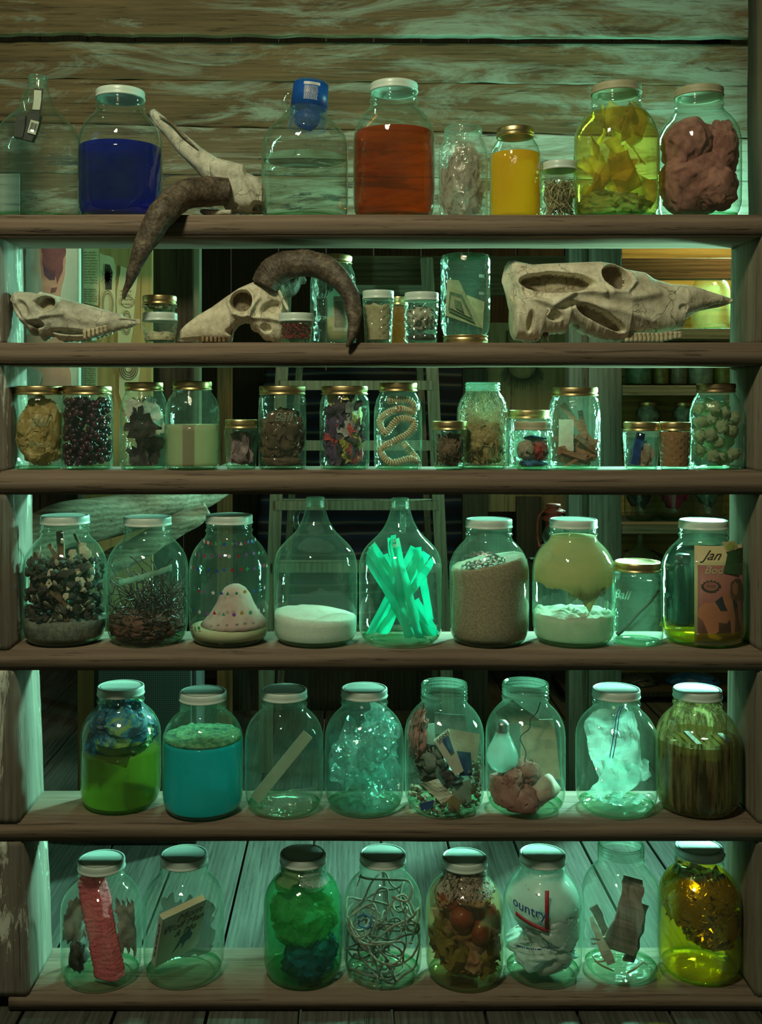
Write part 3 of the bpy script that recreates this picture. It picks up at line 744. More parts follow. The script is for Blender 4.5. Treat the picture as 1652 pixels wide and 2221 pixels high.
fu = mk('funnel', lathe([(.010, .085), (.012, .04), (.02, .03), (.065, 0), (.067, 0), (.067, .003), (.022, .034), (.0135, .045), (.0115, .085)], 32), glass('funnel_plastic', (.5, .55, .25), .3, (.7, .7, .4)), loc=(PX(1388, 2.12), 2.12, fz-.035))
tag(fu, 'upturned translucent funnel on the rear shelves beside the magazine jar', 'funnel')
pbox(1349, 1460, 1214+0, 1232, 2.04, .262, BGS, 'rear_shelf', 'short rear shelf board under the upturned funnel', 'shelf')
fu.location.z = PZ(1214, 2.04)
# lantern
ln = root('oil_lantern', P(1200, 1180, 1.45), 'red rusty oil lantern hanging behind the fourth shelf', 'lantern')
RED = stuff('red_enamel', (.34, .07, .04), (.16, .04, .025), 60, .5)
mk('lantern_chimney', lathe([(.0, .128), (.022, .128), (.024, .12), (.018, .115), (.03, .108), (.032, .10), (.022, .095), (.036, .085), (.036, .078), (.026, .07), (.026, .055)], 24), RED, ln)
mk('glass_globe', lathe([(.024, .055), (.034, .035), (.036, .02), (.028, 0)], 24), G2, ln)
mk('fuel_tank', lathe([(0, .002), (.028, .0), (.05, -.01), (.055, -.03), (.052, -.055), (0, -.056)], 24), RED, ln)
for s in (-1, 1): mk('side_tube', tube(spline([(s*.02, 0, .11), (s*.047, 0, .09), (s*.052, 0, .03), (s*.046, 0, -.02)], 5), .004, 6), RED, ln)
pbox(1160, 1245, 1221, 1228, 1.40, .12, DARKB, 'wall_bracket', 'small dark bracket shelf carrying the red lantern', 'bracket')
ln.location = (PX(1200, 1.46), 1.46, PZ(1221, 1.46)+.062)
# fringed necklace hung above the warm plywood
nk_ = root('shell_necklace', P(1133, 795, 1.606), 'dark fringed shell necklace hanging under the second shelf', 'necklace')
loop = [Vector((.05*math.cos(a), 0, .045*math.sin(a)-.0)) for a in [PI+PI*i/24 for i in range(25)]]
loop = [Vector((-.05, 0, .12))]+loop+[Vector((.05, 0, .12))]
mk('cord', tube(loop, .0035, 6), stuff('dark_cord', (.06, .05, .04), None, 50, .7), nk_)
mk('fringe', cat_vf(*[tube([p, p+Vector((p.x*.45, 0, -.020-.012*abs(math.cos(i)))), ], [.0022, .0010], 5) for i, p in enumerate(loop[1:-1])]), stuff('horn_beads', (.12, .10, .07), None, 50, .5), nk_)
# driftwood log
path = spline([P(20, 1200, .55), P(140, 1140, .62), P(280, 1106, .72), P(420, 1070, .86), P(520, 1030, 1.0)], 14)
vf = tube(path, [.062-.02*i/len(path) for i in range(len(path))], 32)
V = [v+fnv((v.x*1.0, v.y*3, v.z*3), 4, 2)*.016 for v in vf[0]]
lg = mk('driftwood_log', (V, vf[1]), LOGM); lg.rotation_euler = (0, 0, 0)
tag(lg, 'thick cracked driftwood branch slanting behind the charcoal jar', 'log')
path = spline([P(200, 1240, .62), P(300, 1190, .66), P(380, 1140, .7), P(450, 1110, .74)], 14)
vf = tube(path, [.034-.012*i/len(path) for i in range(len(path))], 24)
tag(mk('driftwood_branch', ([v+fnv((v.x*1.2, v.y*5, v.z*5), 7, 6)*.012 for v in vf[0]], vf[1]), LOGM), 'thinner driftwood branch below the thick one', 'branch')
# speaker cabinet
sp = root('loudspeaker', P(310, 1700, .72), 'dark loudspeaker cabinet with grey cloth grille standing on the floor', 'speaker')
x0, x1 = PX(200, .72), PX(425, .72)
bx_ = (x0-sp.location.x, x1-sp.location.x)
mk('cabinet', box(bx_[0], bx_[1], .012, .165, -sp.location.z+.002, PZ(1440, .72)-sp.location.z, .006), stuff('black_cabinet', (.03, .032, .03), None, 30, .6), sp, smooth=False)
t = NT('speaker_cloth'); ck = t.n('TexWave'); ck.inputs['Scale'].default_value = 60; t.set(ck.inputs['Vector'], t.coord((1, 0, 0)))
ck2 = t.n('TexWave'); ck2.inputs['Scale'].default_value = 60; ck2.bands_direction = 'Z'; t.set(ck2.inputs['Vector'], t.coord())
b_ = t.n('BsdfPrincipled'); t.set(b_.inputs['Base Color'], t.ramp(t.math('MULTIPLY', ck.outputs[1], ck2.outputs[1]), (.2, (.035, .04, .035)), (.8, (.10, .115, .10)))); b_.inputs['Roughness'].default_value = .9
mk('grille_cloth', box(bx_[0]+.012, bx_[1]-.012, .002, .016, -sp.location.z+.03, PZ(1452, .72)-sp.location.z, .004), t.done(b_), sp, smooth=False)
pbox(470, 1000, 1440, 1560, 1.9, .4, DARKB, 'low_chest', 'dark low chest behind the fifth shelf', 'chest')
pbox(560, 590, 1440, 1677, 1.25, .03, LADM, 'thin_post', 'pale post foot behind the fifth shelf', 'post')
o = mk('blue_bag', blob(P(1505, 1478, 2.12)+Vector((0, 0, -.004)), (.10, .075, .034), .15, 3, 5, 4), stuff('blue_plastic', (.02, .16, .42), (.01, .08, .2), 20, .4)); tag(o, 'crumpled blue bag on the low rear shelf', 'bag')
o = mk('dark_bag', blob(P(1375, 1480, 2.12), (.085, .07, .032), .15, 3, 9, 4), stuff('dark_plastic', (.05, .07, .06), None, 20, .4)); tag(o, 'crumpled dark bag on the low rear shelf beside the blue one', 'bag')

# ------------------------------------------------------------------ jars and what is in them
M_ = {}
def S(name, *a, **k):
    if name not in M_: M_[name] = stuff(name, *a, **k)
    return M_[name]
BLACKP = S('black_card', (.03, .03, .028), None, 30, .6); PALEP = S('pale_card', (.70, .74, .62), (.6, .64, .52), 25, .7, trans=.1)
SAND = S('sand', (.40, .33, .22), (.22, .18, .12), 320, .9, bump=.5, bd=.001)
FILM = glass('clear_film', (.5, .85, .75), .10, (.75, .95, .88), wav=.4, wscale=60, clear=(.92, .98, .97), rim=.5, gscale=2.6, rough=.06)
FILM2 = S('milky_film', (.82, .90, .86), (.7, .8, .76), 20, .25, alpha=.30, trans=.55, bump=0, spec=.8)
# ---- top shelf
J = jar('jug', 82, 1, 91, 166, 'clear glass jug at the far left of the top shelf with a black package inside', None, yaw=150, Y=.082)
pk = root('black_package', (J.x, J.y, J.z), 'folded black cardboard package wedged in the neck of the far left jug', 'package')
def jl(px, py, dy=0): return local(J, px, py, dy)
mk('folded_flap', cat_vf(strip(jl(84, 192, -.002), jl(80, 240, -.006), .016, .003, n=3), strip(jl(80, 238, -.006), jl(66, 262, -.02), .017, .003, n=3)), BLACKP, pk, smooth=False)
mk('card_face', strip(jl(82, 196, -.006), jl(78, 238, -.010), .014, .001, n=2), PALEP, pk, smooth=False)
mk('carton', cat_vf(strip(jl(48, 252, -.03), jl(42, 300, -.03), .018, .02, n=2), strip(jl(76, 248, -.034), jl(62, 306, -.034), .024, .016, n=2, taper=.3)), BLACKP, pk, smooth=False)
lb = cat_vf(strip(jl(76, 262, -.045), jl(68, 290, -.045), .016, .001, n=1)); mk('barcode_label', lb, PALEP, pk, smooth=False)
a, b = jl(75, 266, -.0462), jl(69, 287, -.0462); sd = (b-a).cross(Vector((0, -1, 0))).normalized()
mk('barcode', cat_vf(*[strip(a.lerp(b, .03)+sd*q, a.lerp(b, .80)+sd*q, wq, .0003, n=1) for q, wq in [(-.006, .0009), (-.0042, .0005), (-.003, .0012), (-.001, .0006), (.0006, .0009), (.0023, .0005), (.0038, .0013), (.0056, .0007)]]), BLACKP, pk, smooth=False)

J = jar('gallon', 261, 1, 90, 199, 'gallon jar two-thirds full of deep blue liquid under a white lid')
fill(J, J.floor, lz(J, 322), liquid('blue_liquid', (.012, .03, .42), .32, (.015, .04, .60), (.012, .045, .50)), 'blue_liquid', 'deep blue liquid filling the second jar of the top shelf', 'liquid', topm=liquid('blue_surface', (.02, .12, .8), .5, (.02, .12, .8), (.02, .16, .9)))

J = jar('jug', 661, 1, 94, 178, 'clear glass jug half full of water with a blue cup over its neck', None, Y=.085)
t = NT('water_surface'); gl = t.n('BsdfGlossy'); gl.inputs['Roughness'].default_value = .02; gl.inputs[0].default_value = (.85, .95, .92, 1); ta = t.n('BsdfTransparent'); WSURF = t.done(t.mix(.75, ta, gl))
fill(J, J.floor, lz(J, 345), liquid('water', (.86, .96, .90), .01, (.90, .97, .93), (.6, .8, .7)), 'water', 'clear water half filling the jug under the blue cup', 'liquid', topm=WSURF)
cup = root('blue_cup', (J.x+.004, J.y, J.z+J.H-.092), 'blue printed plastic cup turned upside down over the neck of the water jug', 'cup')
CUPB = S('blue_print', (.012, .10, .42), (.01, .07, .32), 10, .35, trans=.2, bump=0)
CUPC = glass('cup_plastic', (.15, .35, .75), .16, (.25, .5, .85), clear=(.72, .84, .98))
mk('cup_wall', lathe([(.036, 0), (.0375, .002), (.036, .004), (.0335, .085), (.031, .092), (0, .092)], 40), CUPC, cup)
mk('printed_sleeve', lathe([(.0345, .042), (.0355, .042), (.0338, .0875), (.033, .0875)], 40), CUPB, cup)
mk('crumpled_blue_film', ([v for v in blob((0, 0, .022), (.024, .024, .022), .3, 3, 4, 3)[0]], blob((0, 0, .022), (.024, .024, .022), .3, 3, 4, 3)[1]), S('blue_film', (.02, .18, .75), (.01, .1, .5), 20, .2, trans=.5, alpha=.35), cup)
CW = S('cup_white', (.75, .8, .82), None, 20, .4, bump=0)
def bend(vf, R, a0=-PI/2): return wrap(vf, R, a0)
def rect(x0, x1, z0, z1, y=0, th=.0003, n=8):
    V = []; Fc = []
    for i in range(n+1):
        x = x0+(x1-x0)*i/n; V += [Vector((x, y-th, z0)), Vector((x, y-th, z1)), Vector((x, y, z1)), Vector((x, y, z0))]
    for i in range(n):
        for k in range(4): Fc.append((i*4+k, i*4+4+k, i*4+4+(k+1) % 4, i*4+(k+1) % 4))
    Fc += [(0, 1, 2, 3), (n*4+3, n*4+2, n*4+1, n*4)]
    return V, Fc
mk('white_label_band', bend(rect(-.012, .020, .078, .0835), .0342, -PI/2), CW, cup, smooth=False)
rr = random.Random(2); ln_ = []
for k in range(11):
    x = -.010
    while x < .016:
        l = rr.uniform(.0012, .004); ln_.append(rect(x, min(x+l, .018), .0745-k*.0024, .0757-k*.0024, n=2)); x += l+.0008
mk('printed_text_lines', bend(cat_vf(*ln_), .0350), CW, cup, smooth=False)
cup.rotation_euler = (0, .09, 0)

J = jar('gallon', 854, 1, 88.5, 184, 'gallon jar of dark amber-red liquid under a white lid')
fill(J, J.floor, lz(J, 291), liquid('amber_liquid', (.42, .06, .006), .16, (.78, .20, .012), (.78, .22, .010)), 'amber_liquid', 'dark amber-red liquid in the middle jar of the top shelf', 'liquid', topm=liquid('amber_surface', (.75, .22, .01), .3, (.95, .34, .02), (1, .45, .02)))

J = jar('mason', 1004, 1, 53, 277, 'open canning jar stuffed with wrinkled clear plastic, left of the yellow jar', None, rl=40, gm=G5)
put(J, 'plastic_wrap', cat_vf(blob((0, 0, J.H*.34), (J.R*.8, J.R*.8, J.H*.3), .4, 3, 3, 4, True), blob((.005, 0, J.H*.6), (J.R*.6, J.R*.6, J.H*.2), .4, 3, 8, 4, True)), S('cloudy_wrap', (.66, .62, .50), (.5, .46, .34), 25, .3, alpha=.5, trans=.35, bump=.3), 'wrinkled clear plastic stuffed in the open jar of the top shelf', 'plastic', smooth=False)

J = jar('mason', 1117, 1, 55, 281, 'canning jar of bright yellow filling under a gold lid on the top shelf', 'gold', rl=40)
fill(J, J.floor, lz(J, 336), liquid('yellow_filling', (.92, .42, .01), .8, (1, .7, .04), (1.0, .60, .012), glow=.55), 'yellow_filling', 'bright yellow liquid in the gold-lidded jar of the top shelf', 'liquid', rough=.001)

J = jar('mason', 1213, 1, 40, 354, 'small white-lidded jar of dry stalks between the yellow and the olive jar', 'white', rl=38)
rr = random.Random(9)
put(J, 'dried_stalks', cat_vf(*[tube(spline([rndin(J, rr.uniform(.01, .03), rr), rndin(J, .05, rr), rndin(J, rr.uniform(.06, J.H-.03), rr)], 4), rr.uniform(.0006, .0015), 5) for _ in range(110)]), S('dry_grass', (.46, .40, .20), (.16, .12, .06), 60, .8), 'tangle of dry stalks in the small white-lidded jar', 'stalks', kind='stuff')

J = jar('gallon', 1336, 1, 91, 188, 'gallon jar of yellow liquid and plastic ribbons under an olive lid', 'olive')
fill(J, J.floor, lz(J, 248), liquid('yellow_green_liquid', (.80, .78, .25), .08, (1, .84, .40), (1, .66, .15)), 'yellow_green_liquid', 'yellow-green liquid of the olive-lidded jar', 'liquid')
rr = random.Random(4); pts = []
for k in range(24):
    z = rr.uniform(.04, J.H*.78); a = rr.uniform(0, 6.28)
    c = rndin(J, z, rr, .75)
    pts.append(sheet((c.x, c.y, c.z), rr.uniform(.02, .045), rr.uniform(.05, .09), (rr.uniform(-.6, .6), rr.uniform(-1, 1), a), n=8, amp=.01, scale=25, seed=k, curl=rr.uniform(8, 25)))
put(J, 'plastic_ribbons', cat_vf(*pts), S('yellow_plastic', (.86, .78, .26), (.60, .52, .12), 25, .3, alpha=.30, trans=.6, bump=0), 'pale yellow plastic ribbons curled up in the olive-lidded jar', 'plastic', kind='stuff')
put(J, 'pale_cloth', blob((-.01, 0, .03), (J.R*.85, J.R*.8, .026), .3, 3, 6, 4), S('pale_wet_cloth', (.62, .78, .66), (.45, .6, .5), 25, .4, trans=.6, alpha=.2), 'pale wet cloth at the bottom of the olive-lidded jar', 'cloth')

J = jar('gallon', 1515, 1, 88, 195, 'gallon jar of pink-brown fluff under an olive lid at the far right', 'olive')
WOOL = S('pink_brown_wool', (.46, .21, .17), (.26, .10, .085), 30, .95, trans=.15, bump=.35, bd=.003)
put(J, 'wool_wad', cat_vf(blob((-.008, 0, .075), (J.R*.85, J.R*.8, .064), .13, 1.6, 3, 5), blob((-.020, .0, .145), (J.R*.62, J.R*.7, .052), .14, 1.6, 8, 5), blob((.040, -.01, .135), (J.R*.40, J.R*.5, .055), .14, 1.8, 12, 5), blob((.02, -.03, .06), (J.R*.55, J.R*.5, .045), .15, 1.8, 14, 5)), WOOL, 'pink-brown fluffy wad filling the far right jar of the top shelf', 'wool')

# ---- second shelf small jars
J1 = jar('jelly', 347, 2, 38, 680, 'quilted jelly jar with a white lid, lower one of the stacked pair', 'white', rl=39, Y=.06)
fill(J1, J1.floor, .022, S('cream_paste', (.55, .50, .33), None, 60, .8), 'cream_paste', 'thin cream layer in the lower stacked jelly jar', 'paste', rough=.002)
J2 = jar('jelly', 346, 2, 38, 643, 'low jelly jar with a gold lid, upper one of the stacked pair', 'gold', rl=37, Y=.06, z0=J1.z+J1.H)
rr = random.Random(3)
put(J2, 'nut_crumbs', cat_vf(*[chip(rndin(J2, rr.uniform(.008, J2.H*.52), rr), rr.uniform(.002, .0045), rr, .8) for _ in range(90)]), S('crumbs', (.62, .50, .28), (.4, .3, .15), 60, .8), 'pale crumbs in the upper stacked jelly jar', 'crumbs', kind='stuff')
J = jar('jelly', 642, 2, 37, 681, 'quilted jelly jar of dark red beads in front of the horned skull', 'white', rl=39, Y=.035)
rr = random.Random(6); bd = []
bs = lathe([(0, -.0016), (.0012, -.001), (.0016, 0), (.0012, .001), (0, .0016)], 6)
for _ in range(700): bd.append(xf(bs, Matrix.Translation(rndin(J, rr.uniform(.009, J.H*.68), rr, 1.0))))
put(J, 'red_beads', cat_vf(*bd), S('bead_red', (.40, .012, .03), (.22, .008, .02), 90, .25, coat=.5), 'dark red beads filling the jelly jar before the horned skull', 'beads', kind='stuff')
J = jar('mason', 722, 2, 50, 556, 'tall canning jar half hidden behind the curved ram horn', 'gold', rl=41, Y=.108)
bt = root('plastic_bottle', (J.x+.012, J.y-.006, J.z+.008), 'pale plastic bottle of yellow fluid with a paper label, inside the jar behind the horn', 'bottle')
bw, bh = .0235, .098
mk('bottle_body', lathe([(0, 0), (bw*.9, 0), (bw, .004), (bw, bh*.86), (bw*.85, bh*.95), (bw*.5, bh), (bw*.45, bh+.012), (0, bh+.012)], 32), S('bottle_plastic', (.55, .72, .58), (.5, .66, .52), 10, .3, trans=.4, alpha=.15, bump=0), bt)
mk('yellow_fluid', lathe([(0, .002), (bw*1.006, .003), (bw*1.006, .046), (bw*.9, .0462)], 32), S('butter', (.62, .56, .30), None, 10, .4, trans=.3, bump=0), bt)
LAB = S('label_grey', (.52, .50, .38), None, 20, .7, bump=0)
mk('paper_label', wrap(rect(-.011, .016, .018, .085, n=10), bw*1.02, -PI/2), LAB, bt, smooth=False)
rr = random.Random(8); ln_ = []
for k in range(22):
    x = -.009
    while x < .013:
        l = rr.uniform(.001, .004); ln_.append(rect(x, min(x+l, .0145), .074-k*.0023, .0751-k*.0023, n=2)); x += l+.0007
mk('printed_text_lines', wrap(cat_vf(*ln_, prism([(-.009, .078), (-.003, .078), (-.006, .083)], .0003)), bw*1.035), INK, bt, smooth=False)
JT = J
J = jar('jelly', 820, 2, 34, 632, 'tall quilted jelly jar of cream filling, left of the two white-lidded ones', 'white', rl=35, Y=.05)
fill(J, J.floor, J.H*.72, S('cream_fill', (.50, .44, .27), (.40, .34, .2), 40, .8, trans=.2), 'cream_filling', 'cream lumps in the left white-lidded jelly jar', 'filling', rough=.006)
J = jar('jelly', 865, 2, 20, 645, 'narrow gold-lidded jar of amber jelly behind the two white-lidded jars', 'gold', rl=20, Y=.135)
fill(J, J.floor, J.H*.8, liquid('amber_jelly', (.45, .20, .04), .5, (.5, .2, .04), (.5, .22, .05)), 'amber_jelly', 'amber jelly in the narrow rear jar of the second shelf', 'jelly')
J = jar('jelly', 914, 2, 37.5, 636, 'tall quilted jelly jar of pale fluff, right of the two white-lidded ones', 'white', rl=38, Y=.05)
put(J, 'pale_fluff', blob((0, 0, J.H*.5), (J.R*.8, J.R*.8, J.H*.24), .35, 3, 5, 4), S('grey_fluff', (.55, .54, .42), (.35, .33, .25), 40, .9, trans=.2), 'pale fluff in the right white-lidded jelly jar', 'fluff')
put(J, 'dark_sediment', blob((0, 0, J.H*.12), (J.R*.78, J.R*.78, J.H*.10), .3, 4, 15, 3), S('dark_bits', (.05, .045, .04), None, 60, .4), 'dark sediment under the pale fluff', 'sediment')
J = jar('mason', 1009, 2, 53.5, 553, 'upside-down canning jar standing on its gold lid with a banknote inside', 'gold', rl=48, Y=.06, flip=True)
bn = root('banknote', (J.x, J.y, J.z), 'folded green banknote inside the upside-down jar', 'banknote')
def ql(px, py, dy=0): p = P(px, py, J.y+dy); return Vector((p.x-J.x, dy, p.z-J.z))
NOTE = S('note_green', (.42, .47, .28), (.30, .36, .20), 60, .8, trans=.15, bump=0); NOTED = S('note_ink', (.06, .13, .07), (.12, .2, .11), 120, .8, bump=0)
def quad(p, th, m, name, par, n=6, amp=.001, seed=0):
    V = []; Fc = []
    nrm = (p[1]-p[0]).cross(p[3]-p[0]).normalized()
    if nrm.y > 0: nrm = -nrm
    for s in (0, 1):
        for j in range(n+1):
            for i in range(n+1):
                a = p[0].lerp(p[1], i/n); b = p[3].lerp(p[2], i/n); q = a.lerp(b, j/n)
                V.append(q+nrm*(amp*fn(q.x, q.z, seed, 45)+(th if s == 0 else 0)))
    N = (n+1)**2
    for j in range(n):
        for i in range(n):
            a = j*(n+1)+i; Fc += [(a, a+n+1, a+n+2, a+1), (N+a, N+a+1, N+a+n+2, N+a+n+1)]
    ring = list(range(n+1))+[j*(n+1)+n for j in range(1, n+1)]+[n*(n+1)+i for i in range(n-1, -1, -1)]+[j*(n+1) for j in range(n-1, 0, -1)]
    for a, b in zip(ring, ring[1:]+ring[:1]): Fc.append((a, b, N+b, N+a))
    return mk(name, (V, Fc), m, par, smooth=False)
q_ = [ql(970, 612, -.02), ql(992, 602, -.028), ql(1048, 728, -.024), ql(964, 682, -.012)]
quad([ql(970, 606, .0), ql(995, 608, -.02), ql(1046, 712, -.03), ql(966, 684, -.012)], .0005, NOTE, 'folded_half', bn, seed=1)
quad([ql(976, 632, -.016), ql(1002, 640, -.026), ql(1030, 700, -.031), ql(972, 674, -.0165)], .0016, NOTED, 'printed_border', bn, seed=1)
quad([ql(979, 640, -.019), ql(1000, 648, -.0285), ql(1022, 690, -.0325), ql(976, 668, -.0195)], .0024, NOTE, 'printed_field', bn, seed=1)
quad([ql(986, 650, -.023), ql(1000, 655, -.0290), ql(1006, 678, -.0325), ql(988, 668, -.0255)], .0032, NOTED, 'printed_seal', bn, seed=1)
quad([ql(1012, 640, .01), ql(1050, 655, .0), ql(1046, 725, -.018), ql(1018, 690, -.01)], .0005, NOTE, 'folded_half', bn, seed=3)
for s_, py in (('500', 597), ('400', 635)):
    vf = xf(text_vf(s_, .009, .0002), Matrix.Rotation(PI, 4, 'Y'))
    mk('raised_number', ([Vector((v.x, v.y, J.H-(PZ(py, J.Y-J.R)-J.z)+v.z*0+v.z)) for v in wrap(([Vector((v.x, v.y, v.z)) for v in xf(text_vf(s_, .009, .0003), Matrix.Identity(4))[0]], 0), J.R*1.004, PI/2-.3)[0]], text_vf(s_, .009, .0003)[1]), FILM2, J.root)

EMB = glass('embossed_glass', (.4, .75, .6), .22, (.7, .9, .8), wav=.4, rim=.6)
def emboss(J, s, size, px, py, shear=.4):
    vf = text_vf(s, size, .0005, shear=shear); x = (px-VX)*(D+J.Y-J.R)/F-J.x; a = math.asin(max(-1, min(1, x/J.R)))
    z = PZ(py, J.Y-J.R*math.cos(a))-J.z; mk('raised_lettering', wrap(([Vector((v.x, v.y, v.z+z)) for v in vf[0]], vf[1]), J.R+.0004, -PI/2+a), EMB, J.root, smooth=False)
JR2 = JT

# ---- third shelf
def mj(px, hw, top, rl, label, lid='gold', Y=.08, kind='mason', gm=None, **k): return jar(kind, px, 3, hw, top, label, lid, rl, Y=Y, gm=gm, **k)
J = mj(84, 52, 838, 50, 'wide gold-lidded canning jar of crumpled yellow paper, first on the third shelf')
put(J, 'crumpled_paper', blob((.005, 0, J.H*.44), (J.R*.95, J.R*.9, J.H*.40), .22, 2.4, 4, 5), S('yellow_wax_paper', (.62, .46, .20), (.42, .28, .10), 22, .4, trans=.35), 'crumpled yellow waxed paper in the first gold-lidded jar', 'paper', smooth=False)
emboss(J, 'Ball', .024, 84, 915); emboss(J, 'MASON', .012, 88, 965, 0); emboss(JR2, 'Ball', .022, 694, 640); emboss(JR2, 'MASON', .010, 694, 690, 0)
J = mj(189, 55, 838, 52, 'canning jar packed with dark purple berries, second on the third shelf')
rr = random.Random(12)
BER = S('berry_dark', (.085, .018, .035), (.025, .012, .025), 70, .3, c3=(.01, .02, .03), coat=.4)
put(J, 'dark_berries', cat_vf(*[blob(rndin(J, rr.uniform(.01, J.H*.84), rr, 1.02), (.0065,)*3, .15, 2, i, 1) for i in range(430)]), BER, 'dark purple berries packed in the second gold-lidded jar', 'berries', kind='stuff')
J = mj(312, 51, 830, 41, 'canning jar of torn black and white paper left of the milky jar', lid='gold')
rr = random.Random(5); W_ = []; K_ = []
for k in range(11):
    c = rndin(J, rr.uniform(.02, J.H*.72), rr, .6)
    vf = sheet((c.x, c.y, c.z), rr.uniform(.03, .055), rr.uniform(.03, .06), (rr.uniform(-.5, .5), rr.uniform(-.8, .8), rr.uniform(-.9, .9)), n=8, amp=.008, scale=30, seed=k, edge=.5)
    (W_ if k % 2 else K_).append(vf)
put(J, 'torn_paper', cat_vf(*W_), S('white_scrap', (.62, .66, .56), (.45, .46, .38), 20, .8, trans=.15), 'pale torn paper scraps in the third gold-lidded jar', 'paper', smooth=False, kind='stuff')
put(J, 'black_scraps', cat_vf(*K_), S('black_scrap', (.05, .04, .035), (.02, .02, .02), 20, .6), 'black torn scraps among the pale ones', 'scraps', smooth=False, kind='stuff')
J = mj(417, 58, 828, 42, 'canning jar half full of milky green liquid', lid='gold')
fill(J, J.floor, lz(J, 921, -.02), liquid('milky_liquid', (.50, .60, .40), .75, (.62, .62, .42), (.62, .56, .38), glow=.5), 'milky_liquid', 'milky green liquid half filling the fourth jar of the third shelf', 'liquid')
put(J, 'refraction_band', rodbox((.0, -J.R*.93, .008), (.0, -J.R*.93, lz(J, 921, -.02)), .022, .002), S('refraction_dark', (.03, .028, .022), None, 40, .4), 'dark upright band standing in for refraction in the milky liquid', 'slat', smooth=False)  # dark band of refraction, imitated by a thin dark strip
J = mj(523, 37, 911, 36, 'small gold-lidded jar of grey-purple ribbon left of the brown mass jar', kind='jelly', gm=G2)
put(J, 'ribbon_coil', cat_vf(*[sheet((0, -J.R*.25+.004*k, J.H*.42), J.R*1.2, J.H*.62, (0, .15*(k-2), .5*(k-2)), n=14, amp=.009, scale=42, seed=k*3, curl=18) for k in range(5)]), S('purple_ribbon', (.34, .24, .25), (.13, .09, .10), 60, .7), 'crumpled grey-purple ribbon in the small jar', 'ribbon')
J = mj(612, 52, 838, 50, 'canning jar holding a glossy melted brown mass')
put(J, 'melted_plastic', cat_vf(blob((0, 0, J.H*.40), (J.R*.95, J.R*.92, J.H*.34), .17, 3.0, 6, 5), blob((0, 0, J.H*.1), (J.R*.9, J.R*.9, J.H*.08), .2, 3, 9, 3)), S('brown_resin', (.13, .09, .055), (.07, .045, .03), 22, .16, spec=.8, coat=.6), 'glossy brown melted mass in the sixth jar of the third shelf', 'resin')
put(J, 'paper_strip', strip((-.01, -J.R*.7, .012), (J.R*.75, -J.R*.5, .045), .007, .0012, bend=-.004), PALEP, 'thin pale strip curling at the foot of the melted mass', 'strip')
emboss(J, 'Ball', .024, 612, 905)
J = mj(747, 54, 838, 50, 'canning jar stuffed with coloured newspaper scraps')
rr = random.Random(14)
NEWSM = NT('newsprint'); v = NEWSM.coord((1, 1, 1)); br = NEWSM.n('TexBrick'); NEWSM.set(br.inputs['Vector'], NEWSM.coord((1, 1, 1), rot=(PI/2, 0, 0))); br.inputs['Scale'].default_value = 260; br.inputs['Color1'].default_value = (.55, .52, .42, 1); br.inputs['Color2'].default_value = (.42, .40, .33, 1); br.inputs['Mortar'].default_value = (.06, .05, .07, 1); br.inputs['Mortar Size'].default_value = .22
bb = NEWSM.n('BsdfPrincipled'); NEWSM.set(bb.inputs['Base Color'], br.outputs[0]); bb.inputs['Roughness'].default_value = .8; NEWSM = NEWSM.done(bb)
cols = [('news_purple', (.10, .06, .14)), ('news_red', (.50, .05, .05)), ('news_yellow', (.60, .52, .12)), ('news_grey', (.40, .38, .36))]
for k in range(15):
    m = NEWSM if k % 3 == 0 else S(cols[k % 4][0], cols[k % 4][1], None, 40, .7)
    z = .015+(J.H*.78)*(k/15); a = rr.uniform(-1.2, 1.2)
    vf = sheet((J.R*.55*math.sin(a), -J.R*.6*math.cos(a), z+.012), .045, .045, (rr.uniform(-.4, .4), rr.uniform(-1, 1), a), n=9, amp=.007, scale=35, seed=k, curl=12, edge=.4)
    nm = ['printed grey', 'red', 'yellow', 'dark grey', 'purple'][0 if k % 3 == 0 else 1+[3, 0, 1, 2][k % 4]]
    lv = ['at the very bottom', 'just above the bottom one', 'third from the bottom', 'fourth from the bottom', 'fifth from the bottom', 'below the middle', 'at the middle', 'just above the middle', 'ninth from the bottom', 'tenth from the bottom', 'in the upper third', 'fourth from the top', 'third from the top', 'second from the top', 'topmost under the gold lid'][k]
    put(J, 'newspaper_scrap', vf, m, f'{nm} newspaper scrap, {lv} of the scrap jar', 'newspaper', group='newspaper scraps in the jar', smooth=False)
put(J, 'crumpled_newspaper', blob((0, .006, J.H*.42), (J.R*.72, J.R*.65, J.H*.38), .35, 3, 2, 4, True), S('news_purple', (.10, .06, .14)), 'dark purple newspaper ball behind the coloured scraps', 'newspaper', smooth=False)
J = mj(863, 52, 831, 41, 'canning jar holding a coiled beige cord')
base = spline([(-.02, -.01, J.H*.80), (.02, -.012, J.H*.80), (.030, .0, J.H*.66), (0, -.02, J.H*.70), (-.034, -.005, J.H*.58), (-.025, -.015, J.H*.42), (0, -.02, J.H*.58), (.03, -.01, J.H*.55), (.02, -.02, J.H*.42), (-.01, -.022, J.H*.32), (-.034, -.008, J.H*.22), (-.015, -.022, J.H*.08), (.02, -.018, J.H*.12), (.036, .0, J.H*.1), (.01, .02, J.H*.3)], 22)
hx = []; L = 0; u = Vector((0, -1, 0))
for i in range(len(base)-1):
    a, b = base[i], base[i+1]; t_ = (b-a).normalized(); n1 = t_.cross(Vector((.3, .9, .2))).normalized(); n2 = t_.cross(n1); stp = max(2, int((b-a).length/.00055))
    for k in range(stp):
        L += (b-a).length/stp; ph = L/.0044*2*PI; hx.append(clampv(J, a.lerp(b, k/stp)+(n1*math.cos(ph)+n2*math.sin(ph))*.0058))
